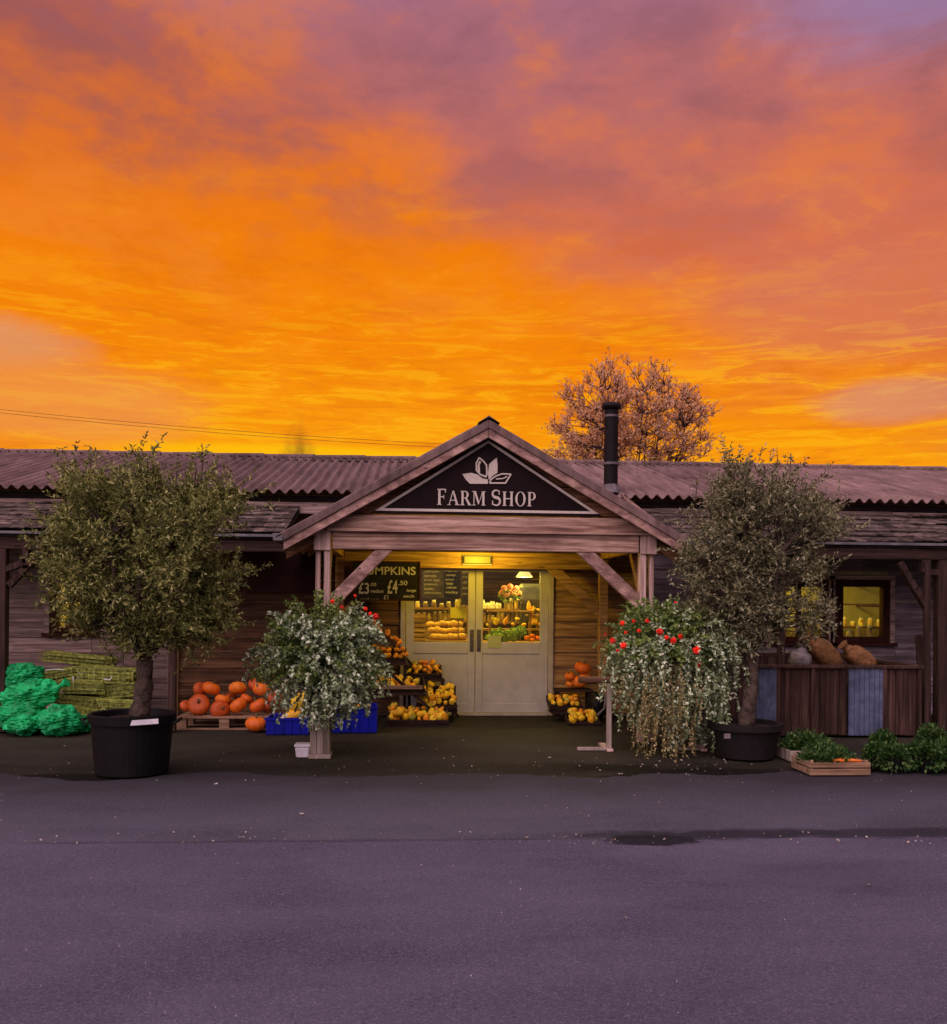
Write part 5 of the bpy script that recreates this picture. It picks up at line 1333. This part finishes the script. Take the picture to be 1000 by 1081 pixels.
mb = MB(); mb.box(X0, X1+.03, PBY, PBY+.06, zt4+.0, zt4+.05); mb.box(X0, X1, PBY+.01, PBY+.04, .02, zt4-.001); mb.build('back_panel', 'fence_wood', pen, bevel=.004)
for xx in (X1-.03, X0): mb = MB(); mb.box(xx, xx+.055, PFY+.062, PBY-.002, zt4-.035, zt4+.006); mb.box(xx+.01, xx+.04, PFY+.03, PBY-.002, .02, zt4-.037); mb.build('end_panel', 'fence_wood', pen, bevel=.004)
mb = MB(); mb.box(X0+.06, X1-.05, PFY+.04, PBY-.01, .02, zt4-.24); mb.build('filling', 'soil', pen)
def sack(name, mat, c, r3, lab, rot, seed):
    t = thing(name, lab, 'sack', (c.x, c.y, c.z-r3[2]))
    mb = MB()
    def f(d_):
        e_ = 1-.22*max(0, d_.z)**2 
        return e_/max(abs(d_.x)**4+abs(d_.z)**4+abs(d_.y)**4, .2)**.14*.92*(1+.10*noise.noise(d_*2.3+Vector((seed, 0, 0)))-.07*abs(noise.noise(d_*6+Vector((0, seed, 0)))))
    M_ = Euler((0, rot, 0)).to_matrix()
    mb.ball(c, 1, 30, 20, f=f, sc3=r3, M=M_); mb.build('body', mat, t, smooth=True)
    k_ = MB(); tp_ = c+M_ @ Vector((0, 0, r3[2]*.72)); u_ = M_ @ Vector((0, 0, 1)); k_.tube([tp_, tp_+u_*.05, tp_+u_*.10], [.07, .04, .075], 10); k_.build('neck', mat, t)
PYS = PFY+.33
sack('hessian_sack', 'hessian', P(870, 690, PYS), (.15, .18, .29), 'tall brown hessian sack leaning left in the timber pen', -.75, 3)
sack('hessian_sack', 'hessian', P(907, 695, PYS-.05), (.14, .18, .24), 'shorter brown hessian sack right of the tall one in the pen', -.9, 8)
sack('pale_sack', 'pale_sack', P(845, 696, PYS), (.13, .17, .13), 'pale sack slumped in the pen beside the canopy post', .2, 15)
# dark upright boards beside the right post
t = thing('board_stack', 'dark boards leaning upright between the pen and the right canopy post', 'boards', (PX(979, 11.9), 11.9, 0))
for i in range(3):
    mb = MB(); xx = PX(974+i*5, 11.9); mb.obox((xx, 11.9+i*.05, .62), (.09, .03, 1.2-.1*i), Euler((rad(-5), rad(2*i-2), 0)).to_matrix()); mb.build('board', 'dark_timber', t, bevel=.003)

# ---- carrot crate and herb pots at bottom right
YK = G(890, 820).y
t = thing('wooden_crate', 'pale wooden crate of carrots with green tops on the tarmac', 'crate', (PX(888, YK), YK+.2, 0))
xa, xb = PX(857, YK), PX(921, YK)
for yy in (YK, YK+.42):
    mb = MB(); mb.box(xa, xb, yy, yy+.014, .015, .07); mb.box(xa, xb, yy+.001, yy+.013, .085, .13); mb.build('slats', 'crate_wood', t, bevel=.002)
for xx in (xa, xb-.014): mb = MB(); mb.box(xx, xx+.013, YK+.016, YK+.418, .015, .07); mb.box(xx, xx+.013, YK+.016, YK+.418, .085, .13); mb.build('slats', 'crate_wood', t, bevel=.002)
mb = MB(); mb.box(xa+.015, xb-.015, YK+.016, YK+.418, .008, .02); mb.build('base', 'crate_wood', t)
for xx in (xa+.016, xb-.04):
    for yy in (YK+.017, YK+.395): mb = MB(); mb.box(xx, xx+.022, yy, yy+.022, .021, .15); mb.build('corner_post', 'crate_wood', t)
random.seed(8)
cr_ = None
def leafy(lf, c, r3, n, LL=.05, LW=.035, up=.5):
    for i in range(n):
        d_ = rdir(); p = c+Vector((d_.x*r3[0], d_.y*r3[1], abs(d_.z)*r3[2]))*U(.25, 1); lf.leaf(p, (d_+Vector((0, 0, up))+rdir()*.4).normalized(), rdir()+Vector((0, -.3, .6)), LL*U(.6, 1.3), LW*U(.6, 1.3))
for i in range(22):
    mb = MB(); L = U(.13, .18); c_ = Vector((xa+.30+U(0, .26), YK+.05+U(0, .14), .10+.002*i)); an = U(-.35, .35)
    dx = Vector((math.cos(an), math.sin(an)*.3, U(-.1, .1)))
    c_.x = min(c_.x, xb-.13)
    q_ = [c_-dx*L*.5, c_-dx*L*.45, c_, c_+dx*L*.4, c_+dx*L*.55]
    o = mb; o.tube(q_, [.008, .017, .014, .007, .002], 7)
    ct = o.build('carrot', 'carrot', None, tuple(c_), smooth=True, label='orange carrot lying in the pale wooden crate', cat='carrot', group='carrots in the crate')
lf = MB(); leafy(lf, Vector((xa+.22, YK+.2, .11)), (.26, .2, .17), 1500, .04, .022); leafy(lf, Vector((xb-.2, YK+.32, .11)), (.2, .1, .12), 500, .04, .022)
tt = thing('leafy_greens', 'feathery green leaves in the left half of the carrot crate', 'greens', (xa+.2, YK+.2, .03)); lf.build('leaves', 'parsley_leaf', tt, fix=False)
mb = MB()
for i in range(14): mb.tube([(xa+.1+U(0, .3), YK+.1+U(0, .2), .03), (xa+.1+U(0, .3), YK+.1+U(0, .2), .16)], .004, 4)
mb.build('stalks', 'stem_green', tt)
# second low crate of greens behind, at left
YK2 = G(848, 808).y
tt = thing('wooden_crate', 'weathered slatted crate of dark greens behind the carrot crate', 'crate', (PX(858, YK2), YK2+.3, 0))
x2a, x2b = PX(838, YK2+.1), PX(893, YK2+.1)
for yy in (YK2+.15, YK2+.6): mb = MB(); mb.box(x2a, x2b, yy, yy+.014, .015, .12); mb.build('slats', 'pedestal_wood', tt, bevel=.002)
for xx in (x2a, x2b-.014): mb = MB(); mb.box(xx, xx+.013, YK2+.166, YK2+.598, .015, .12); mb.build('slats', 'pedestal_wood', tt, bevel=.002)
mb = MB(); mb.box(x2a+.014, x2b-.014, YK2+.165, YK2+.6, .006, .018); mb.build('base', 'pedestal_wood', tt)
lf = MB(); leafy(lf, Vector(((x2a+x2b)/2, YK2+.38, .09)), (.27, .22, .2), 1900, .05, .03)
tt = thing('leafy_greens', 'dark leafy greens heaped in the weathered crate behind the carrots', 'greens', ((x2a+x2b)/2, YK2+.38, .02)); lf.build('leaves', 'parsley_leaf', tt, fix=False)
# herb pots
hp = [(928, 815, 'bushy green herb in a dark pot, nearest the carrot crate'), (946, 818, 'green herb in a dark pot, second from the carrot crate'), (963, 816, 'drooping green herb in a dark pot, middle of the row'), (980, 818, 'tall bushy green herb in a dark pot near the right edge'), (999, 817, 'green herb in a dark pot cut by the right edge'),
      (934, 800, 'green herb in the back row behind the first dark pot'), (985, 798, 'large green herb in the back row beside the right post')]
for i, (px, py, lab) in enumerate(hp):
    g_ = G(px, py); y_ = g_.y+.09; x_ = PX(px, y_)
    pt_ = thing('herb_pot', lab, 'potted herb', (x_, y_, 0), 'potted herbs on the tarmac at right')
    mb = MB(); mb.lathe([(.062, .004), (.085, .13), (.092, .132), (.092, .15), (.08, .15), (.07, .14)], (x_, y_, 0), 16); mb.build('pot', 'black_plastic', pt_)
    lf = MB(); r_ = (.13, .13, .11, .15, .14, .13, .15)[i]; leafy(lf, Vector((x_, y_, .14)), (r_, r_*.8, r_*(1.25 if i in (3, 4, 6) else 1.0)), 900, .045, .032)
    for k in range(200):
        d_ = rdir(); p = Vector((x_, y_, .14))+Vector((d_.x*r_*1.05, d_.y*r_*.9, -U(0, .09))); lf.leaf(p, (d_+Vector((0, 0, -.4))).normalized(), rdir()+Vector((0, -.4, .4)), .045, .03)
    lf.build('leaves', 'parsley_leaf', pt_, fix=False)
    st = MB()
    for k in range(9): d_ = rdir(); st.tube([(x_+U(-.03, .03), y_+U(-.03, .03), .13), (x_+d_.x*r_*.7, y_+d_.y*r_*.6, .14+r_*.7)], .003, 4, cap=False)
    st.build('stems', 'stem_green', pt_)

# ================================================================== litter
random.seed(44); mb = MB()
def bit(px, py, s_):
    g_ = G(px, py); a = U(0, 6); r_ = s_; z_ = .009 if g_.y > 6 else .012
    pts = [(g_.x+math.cos(a+k*2*pi/5)*r_*U(.5, 1.2), g_.y+math.sin(a+k*2*pi/5)*r_*U(.5, 1.2), z_+U(0, .012)) for k in range(5)]
    n = len(mb.v); mb.v += pts+[(g_.x, g_.y, z_+.01)]; mb.f += [(n+k, n+(k+1) % 5, n+5) for k in range(5)]
for _ in range(150): bit(U(0, 1000), random.choice((U(785, 830), U(800, 822), U(812, 900))), U(.003, .009))
for _ in range(60): bit(random.gauss(690, 70), random.gauss(808, 7), U(.005, .015))
for _ in range(70): bit(U(0, 1000), U(880, 893), U(.004, .012))
for _ in range(90): bit(U(0, 1000), U(890, 1081), U(.0015, .004))
for a_ in ((319, 861, .022), (366, 828, .02), (556, 886, .02), (917, 937, .016), (660, 972, .012), (300, 898, .01), (68, 789, .02), (580, 801, .02), (228, 829, .016)): bit(*a_)
mb.build('leaf_litter', 'litter', None, (0, 0, 0), label='fallen bits of leaf and grit scattered over the tarmac', cat='litter', kind='stuff', fix=False)
# ================================================================== shop interior
random.seed(61)
IL = (1.0, .74, .10)
for i, xx in enumerate((-6.4, -4.0, -1.2, 1.2, 4.0, 6.4)):
    t = thing('ceiling_light', 'strip light under the shop ceiling', 'ceiling light', (xx, 15.3, 2.7), 'strip lights inside the shop')
    mb = MB(); mb.box(xx-.6, xx+.6, 15.26, 15.34, 2.70, 2.748); mb.build('housing', 'white_plastic', t)
    mb = MB(); mb.tube([(xx-.58, 15.3, 2.68), (xx+.58, 15.3, 2.68)], .018, 8); mb.build('tube', 'lamp_glow', t)
    light('strip_light', 'AREA', (xx, 15.3, 2.64), 75 if abs(xx) < 2 else 80, IL, 1.1, (0, 0, 0), .15)
light('strip_light', 'AREA', (0.35, 13.75, 2.68), 34, IL, 1.0, (0, 0, 0), .1)
Zd = lambda X, Y_, Y: P(370+X/4, 580+Y_/4, Y)
# inner partition behind the door: dark wood back of shop
mb = MB(); boards(mb, -1.6, 2.4, .03, 2.74, 17.2, bh=.18, ops=[], tilt=False); mb.build('partition', 'dark_timber_long', bld, label='brown boarded wall at the back of the shop')
# menu boards behind the glass
def board_in(p0, p1, Y, mat, lab, lines):
    a, b_ = Zd(*p0, Y), Zd(*p1, Y); t = thing('menu_board', lab, 'menu board', ((a.x+b_.x)/2, Y, b_.z))
    mb = MB(); mb.box(a.x, b_.x, Y, Y+.02, b_.z, a.z); mb.build('board', mat, t)
    for s_, x_, y_, w_, h_ in lines:
        q0 = Zd(p0[0]+x_, p0[1]+y_, Y); q1 = Zd(p0[0]+x_+w_, p0[1]+y_+h_, Y); text_mesh(s_, q0.x, q1.x, q1.z, q0.z, Y-.002, 'chalk', t)
board_in((305, 75), (395, 205), 13.75, 'old_board', 'dim brown chalkboard of fresh produce seen through the left door pane', [('fresh bread', 8, 10, 60, 12), ('carrots', 8, 32, 50, 10), ('local eggs', 8, 50, 64, 10), ('potatoes', 8, 68, 55, 10), ('leeks', 8, 86, 40, 10), ('apples & pears', 8, 104, 70, 10)])
board_in((396, 75), (462, 205), 13.74, 'blackboard', 'black chalkboard with pale lines beside the dim brown one', [('MENU', 6, 6, 50, 14), ('soup', 8, 30, 40, 10), ('pies', 6, 48, 36, 10), ('tea', 8, 64, 30, 10), ('cakes', 8, 80, 44, 10), ('today', 5, 100, 54, 14)])
board_in((468, 78), (500, 235), 13.76, 'old_board', 'narrow speckled notice board beside the door stile', [('jam', 4, 10, 24, 14), ('honey', 4, 34, 26, 10), ('milk', 4, 56, 22, 10), ('oats', 4, 80, 24, 10), ('cider', 4, 104, 25, 10)])
# shelving
def shelf_unit(x0, x1, Y, dep, zs_, lab, mat='warm_wood'):
    t = thing('shelf_unit', lab, 'shelving', ((x0+x1)/2, Y+dep/2, .03))
    for z_ in zs_: mb = MB(); mb.box(x0+.03, x1-.03, Y, Y+dep, z_-.03, z_); mb.build('shelf', mat, t)
    for xx in (x0, x1-.03): mb = MB(); mb.box(xx, xx+.03, Y, Y+dep, .031, zs_[-1]+.2); mb.build('upright', mat, t)
    return t
def row(name, x0, x1, Y, z_, n, mat, lab, cat, group, h_=(.08, .16), r_=.035, kind='jar'):
    first = None
    for i in range(n):
        x_ = x0+(x1-x0)*(i+.5)/n+U(-.01, .01); hh = U(*h_)
        if first is None:
            t = thing(name, lab, cat, (x_, Y, z_), group)
            mb = MB()
            if kind == 'jar': mb.lathe([(r_*.9, 0), (r_, .01), (r_, .10), (r_*.7, .12)], (x_, Y, z_), 10); mb.build('glass', mat, t); l = MB(); l.lathe([(r_*.75, .12), (r_*.75, .145)], (x_, Y, z_), 10); l.build('lid', 'paper_white', t)
            else: mb.ball((x_, Y, z_+.05), 1, 12, 8, sc3=(.075, .06, .05), f=lambda d_: 1+.1*noise.noise(d_*3)); mb.build('loaf', mat, t, smooth=True)
            first = t
        else:
            t = copy_tree(first); t.location = (x_, Y+U(-.02, .02), z_); t.scale = (1, 1, hh/.12) if kind == 'jar' else (U(.8, 1.1), U(.8, 1.2), U(.8, 1.2)); t.rotation_euler = (0, 0, U(-.8, .8)); props(t, lab, cat, group)
Y1 = 15.4
a = Zd(555, 245, Y1); b_ = Zd(760, 245, Y1)
shelf_unit(a.x-.1, b_.x+.15, Y1, .35, (.45, .8, Zd(0, 300, Y1).z, Zd(0, 245, Y1).z), 'shelving with jars seen through the right door pane')
row('jar', a.x, Zd(640, 0, Y1).x, Y1+.1, Zd(0, 245, Y1).z, 7, 'paper_white', 'small white jar on the top shelf seen through the right pane', 'jar', 'white jars on the shop shelf', (.07, .10), .03)
row('jar', Zd(650, 0, Y1).x, b_.x, Y1+.1, Zd(0, 245, Y1).z, 5, 'jar_mix', 'brown jar on the top shelf beside the bouquet', 'jar', 'brown jars on the shop shelf')
row('jar', a.x, b_.x, Y1+.12, Zd(0, 300, Y1).z, 10, 'jar_mix', 'jar on the lower shelf seen through the right pane', 'jar', 'jars on the lower shop shelf')
a = Zd(235, 245, Y1); b_ = Zd(500, 245, Y1)
shelf_unit(a.x-.1, b_.x, Y1, .35, (.45, .8, Zd(0, 298, Y1).z, Zd(0, 243, Y1).z), 'shelving with packets seen through the left door pane')
row('jar', a.x, b_.x, Y1+.1, Zd(0, 243, Y1).z, 8, 'jar_mix', 'packet jar on the top shelf seen through the left pane', 'jar', 'packets on the left shelf', (.06, .13), .04)
row('jar', a.x, b_.x, Y1+.1, Zd(0, 298, Y1).z, 12, 'jar_mix', 'amber jar on the lower shelf seen through the left pane', 'jar', 'amber jars on the left shelf', (.1, .15), .04)
# produce table left: bread trays
def table(x0, x1, y0, y1, z_, lab):
    t = thing('produce_table', lab, 'table', ((x0+x1)/2, (y0+y1)/2, .03))
    mb = MB(); mb.box(x0, x1, y0, y1, z_-.04, z_); mb.build('top', 'warm_wood', t, bevel=.004)
    for xx in (x0+.03, x1-.09):
        for yy in (y0+.03, y1-.09): mb = MB(); mb.box(xx, xx+.06, yy, yy+.06, .031, z_-.042); mb.build('leg', 'warm_wood', t)
Y2 = 14.1
a = Zd(318, 370, Y2); b_ = Zd(495, 370, Y2); zt_ = a.z-.05
table(a.x, b_.x+.1, Y2, Y2+.8, zt_, 'low shop table of bread behind the left door pane')
row('loaf', a.x+.1, b_.x-.05, Y2+.12, zt_, 6, 'bread', 'golden loaf in the front row behind the left door pane', 'loaf', 'front row of loaves', (.1, .14), .05, 'loaf')
row('loaf', a.x+.05, b_.x-.05, Y2+.32, zt_+.09, 6, 'bread', 'golden loaf in the raised second row behind the left pane', 'loaf', 'second row of loaves', (.1, .15), .05, 'loaf')
t = thing('bread_riser', 'pale stepped board under the second row of loaves', 'riser', (a.x+.4, Y2+.35, zt_)); mb = MB(); mb.box(a.x+.02, b_.x, Y2+.24, Y2+.5, zt_+.002, zt_+.088); mb.box(a.x+.02, b_.x, Y2+.502, Y2+.7, zt_+.002, zt_+.17); mb.build('riser', 'crate_wood', t)
row('loaf', a.x+.05, b_.x-.05, Y2+.6, zt_+.172, 6, 'bread', 'golden loaf in the rear row behind the left pane', 'loaf', 'rear row of loaves', (.1, .14), .05, 'loaf')
# yellow sunflower notice
a, b_ = Zd(423, 245, 13.95), Zd(490, 290, 13.95)
t = thing('yellow_notice', 'plain yellow card with a round flower on top behind the left pane', 'notice', ((a.x+b_.x)/2, 13.95, b_.z))
mb = MB(); mb.box(a.x, b_.x, 13.95, 13.96, b_.z, a.z); mb.build('card', 'paper_yellow', t)
c_ = Zd(466, 226, 13.94); mb = MB(); pts = [(c_.x+math.cos(k*pi/12)*(.075 if k % 2 else .05), c_.z+math.sin(k*pi/12)*(.075 if k % 2 else .05)) for k in range(24)]; mb.prism(pts, 13.935, 13.945); mb.build('petals', 'paper_yellow', t)
mb = MB(); mb.lathe([(.022, 0), (.018, .01)], (0, 0, 0), 12); mb.v = [(c_.x+v[0], 13.93-v[2], c_.z+v[1]) for v in mb.v]; mb.build('centre', 'bread', t)
mb = MB(); mb.box((a.x+b_.x)/2-.008, (a.x+b_.x)/2+.008, 13.951, 13.959, zt_-.3, b_.z); mb.build('stake', 'crate_wood', t)
# left pane crate stack
a, b_ = Zd(245, 290, 13.9), Zd(318, 375, 13.9)
for i in range(3):
    z_ = .85+i*.17-.35*0; zz_ = b_.z-.05+i*.14
    t = thing('produce_crate', ('lowest', 'middle', 'topmost')[i]+' brown crate of the stack at the left edge of the left pane', 'crate', ((a.x+b_.x)/2, 14.05, zz_))
    mb = MB(); mb.box(a.x, b_.x, 13.9, 13.915, zz_, zz_+.055); mb.box(a.x, b_.x, 13.9, 13.915, zz_+.07, zz_+.125); mb.box(a.x, a.x+.015, 13.916, 14.2, zz_, zz_+.125); mb.box(b_.x-.015, b_.x, 13.916, 14.2, zz_, zz_+.125); mb.box(a.x, b_.x, 14.201, 14.215, zz_, zz_+.125); mb.build('slats', 'warm_wood', t)
    mb = MB(); mb.box(a.x+.015, b_.x-.015, 13.916, 14.2, zz_+.002, zz_+.012); mb.build('base', 'warm_wood', t)
t = thing('crate_stand', 'stand under the stack of brown crates', 'stand', ((a.x+b_.x)/2, 14.05, .03)); mb = MB(); mb.box(a.x, b_.x, 13.92, 14.2, b_.z-.09, b_.z-.052); mb.build('top', 'warm_wood', t)
for xx in (a.x+.01, b_.x-.05): mb = MB(); mb.box(xx, xx+.04, 13.94, 14.18, .031, b_.z-.092); mb.build('leg', 'warm_wood', t)
# right produce table with greens, fruit, bouquet
a = Zd(560, 380, Y2); b_ = Zd(812, 380, Y2); zt_ = a.z-.04
table(a.x, b_.x, Y2-.15, Y2+.75, zt_, 'low shop table of vegetables behind the right door pane')
for i, (X, Y_, r_) in enumerate(((585, 372, 12), (615, 368, 14), (640, 362, 16), (668, 358, 17), (695, 350, 18), (722, 345, 17), (650, 378, 13), (690, 372, 15), (600, 350, 12), (630, 345, 12))):
    p = Zd(X, Y_, Y2+(.05 if i not in (8, 9) else .3)); rr = r_/4*p.y/1000*1.05
    t = thing('cabbage', 'green leafy vegetable heaped behind the right door pane', 'vegetable', tuple(p), 'green vegetables on the shop table')
    mb = MB(); mb.ball(p, rr, 14, 10, f=lambda d_: 1+.25*noise.noise(d_*3+p*9)); mb.build('head', 'cabbage', t, smooth=True)
    lf = MB(); 
    for k in range(46): d_ = rdir(); lf.leaf(p+d_*rr*.6, (d_+rdir()*.6).normalized(), rdir(), rr*1.0, rr*.75)
    lf.build('leaves', 'cabbage', t, fix=False)
for X, Y_, lab in ((745, 372, 'reddish fruit at the right end of the shop table'), (768, 362, 'orange squash at the right end of the shop table'), (790, 372, 'orange squash in the corner of the right pane'), (770, 378, 'bright orange squash at the front of the right pane')):
    p = Zd(X, Y_, Y2); put('pumpkin', p-Vector((0, 0, .04)), .45, None, lab, 'squash')
for X, Y_, s_ in ((705, 300, .9), (735, 325, .9), (600, 300, .8), (615, 318, .8), (580, 325, .7), (755, 262, .9), (775, 258, .8), (795, 262, .9), (765, 275, .8), (650, 318, .8), (785, 318, 1.0), (800, 325, .9), (765, 322, .9), (685, 322, .7)):
    p = Zd(X, Y_, 14.7); put(random.choice(('long_gourd', 'round_gourd')), p, s_, None, 'yellow squash stacked at the back of the shop table', 'squash', 'yellow squash inside the shop')
a, b_ = Zd(560, 330, 14.6), Zd(810, 330, 14.6)
t = thing('tiered_stand', 'stepped timber stand behind the vegetable table', 'stand', ((a.x+b_.x)/2, 14.85, .03))
for z_, y0 in ((Zd(0, 332, 14.6).z, 14.62), (Zd(0, 300, 14.6).z-.25, 14.60)): mb = MB(); mb.box(a.x, b_.x, y0, y0+.35, z_-.03, z_); mb.build('shelf', 'warm_wood', t); break
p0, p1 = Zd(748, 270, 14.6), Zd(812, 270, 14.6)
mb = MB(); mb.box(p0.x, p1.x, 14.63, 14.9, p0.z-.04, p0.z-.02); mb.build('shelf', 'warm_wood', t)
for xx in (a.x, b_.x-.04): mb = MB(); mb.box(xx, xx+.04, 14.98, 15.02, .031, p0.z); mb.build('upright', 'warm_wood', t)
bq = Zd(675, 225, 14.4)
t = thing('flower_bouquet', 'bouquet of pink orange flowers in a vase behind the right pane', 'bouquet', (bq.x, 14.4, bq.z-.05))
mb = MB(); mb.lathe([(.035, 0), (.05, .05), (.04, .12), (.05, .16)], (bq.x, 14.4, Zd(0, 252, 14.4).z), 14); mb.build('vase', 'jar_mix', t)
mb = MB()
for X, Y_, r_ in ((650, 165, 8), (675, 158, 8), (700, 165, 8), (660, 185, 9), (690, 182, 9), (712, 185, 7), (640, 182, 7), (675, 172, 9), (655, 195, 6), (700, 195, 6)):
    petal_head(mb, Zd(X, Y_, 14.38), r_/4*.0144*2.2, 20)
mb.build('blooms', 'pink_petal', t, fix=False)
lf = MB()
for k in range(160): d_ = rdir(); lf.leaf(Zd(672, 195, 14.4)+Vector((d_.x*.13, d_.y*.1, d_.z*.07)), (d_+Vector((0, 0, .2))).normalized(), rdir(), .06, .025)
lf.build('leaves', 'green_leaf', t, fix=False)
mb = MB(); z_ = Zd(0, 252, 14.4).z; mb.box(bq.x-.35, bq.x+.35, 14.28, 14.52, z_-.025, z_-.001); 
st_ = thing('flower_shelf', 'narrow ledge carrying the bouquet', 'shelf', (bq.x, 14.4, z_-.03)); mb.build('ledge', 'warm_wood', st_)
for xx in (bq.x-.33, bq.x+.29): mb = MB(); mb.box(xx, xx+.04, 14.38, 14.42, .031, z_-.027); mb.build('leg', 'warm_wood', st_)
# grey hood, pale pillar
hd = Zd(755, 190, 15.2); t = thing('grey_cabinet', 'dark grey rounded cabinet seen through the right pane', 'cabinet', (hd.x, 15.2, hd.z-.2))
mb = MB(); mb.box(hd.x-.19, hd.x+.22, 15.0, 15.35, hd.z-.14, hd.z+.17); mb.build('body', 'grey_hood', t, bevel=.06)
mb = MB(); mb.box(hd.x-.14, hd.x+.18, 15.05, 15.32, .031, hd.z-.142); mb.build('stand', 'dark_item', t)
# pendant lamp
pl_ = Zd(735, 102, 14.2); t = thing('pendant_lamp', 'cream conical pendant lamp glowing behind the right door pane', 'pendant lamp', (pl_.x, 14.2, pl_.z))
m, nt, b = newmat('shade_glow'); b.inputs['Base Color'].default_value = (.8, .75, .5, 1); b.inputs['Emission Color'].default_value = (1, .86, .32, 1); b.inputs['Emission Strength'].default_value = .8
mb = MB(); mb.lathe([(.125, -.055), (.13, -.05), (.05, .055), (.025, .07)], (pl_.x, 14.2, pl_.z), 20); mb.build('shade', 'shade_glow', t, smooth=False)
mb = MB(); mb.tube([(pl_.x, 14.2, pl_.z+.06), (pl_.x, 14.2, 2.75)], .006, 6); mb.build('flex', 'dark_item', t)
light('pendant_light', 'POINT', (pl_.x, 14.2, pl_.z-.10), 16, (1, .74, .22), .04)
# back shelves seen through the windows
for xa, xb in ((RW2[0].x-.3, RW[1].x+1.6), (LW[0].x-1.6, LW[1].x+.3)):
    s_ = 'right' if xa > 0 else 'left'
    for yy, z_ in ((15.9, 1.22), (15.9, 1.62), (15.9, 2.0)):
        t = thing('wall_shelf', ('low', 'middle', 'high')[int((z_-1.2)/.39)]+' shop shelf seen through the '+s_+' windows', 'shelf', ((xa+xb)/2, yy, z_)); mb = MB(); mb.box(xa, xb, yy, yy+.3, z_-.03, z_); mb.build('board', 'brown_wood', t)
        for xx in (xa+.05, xb-.08): mb = MB(); mb.box(xx, xx+.03, yy+.26, 17.4, z_-.06, z_-.031); mb.build('bracket', 'brown_wood', t)
        if z_ != 1.62: row('jar', xa+.1, xb-.1, yy+.1, z_, int((xb-xa)/.16), 'jar_mix' if z_ != 1.62 else 'bread', 'jar or pack on the '+('low', 'middle', 'high')[int((z_-1.2)/.39)]+' shelf through the '+s_+' windows', 'jar', 'goods on the %s shelf, %s windows' % (('low', 'middle', 'high')[int((z_-1.2)/.39)], s_), (.05, .14), .05)
t = thing('window_curtain', 'thin red curtain strip at the left of the red framed window', 'curtain', (RW[0].x+.22, WY+.16, RW[0].z-.1)); mb = MB()
for k in range(3): mb.tube([(RW[0].x+.19+k*.022, WY+.155, RW[1].z+.04), (RW[0].x+.19+k*.022+.006, WY+.15, RW[0].z-.05)], .012, 6)
mb.build('cloth', 'maroon_panel', t)
# things by the lit windows: a blind rail and small goods on the sills
for (a, b_, n, where) in ((RW[0], RW[1], 4, 'the red framed window'), (RW2[0], RW2[1], 5, 'the window behind the right olive tree'), (LW[0], LW[1], 4, 'the small left window')):
    t = thing('window_ledge', 'inner ledge of '+where, 'ledge', ((a.x+b_.x)/2, WY+.2, b_.z)); mb = MB(); mb.box(a.x, b_.x, WY+.102, WY+.34, b_.z-.0, b_.z+.03); mb.build('board', 'warm_wood', t)
    row('jar', a.x+.1, b_.x-.08, WY+.2, b_.z+.031, n, 'jar_mix', 'jar standing on the inner ledge of '+where, 'jar', 'jars at '+where, (.08, .2), .035)
sc.render.engine = 'CYCLES'
sc.cycles.use_denoising = True
sc.cycles.max_bounces = 6; sc.cycles.transparent_max_bounces = 8; sc.cycles.diffuse_bounces = 3
sc.cycles.use_adaptive_sampling = True; sc.cycles.adaptive_threshold = .02
sc.view_settings.view_transform = 'Standard'; sc.view_settings.look = 'None'; sc.view_settings.exposure = 0; sc.view_settings.gamma = 1
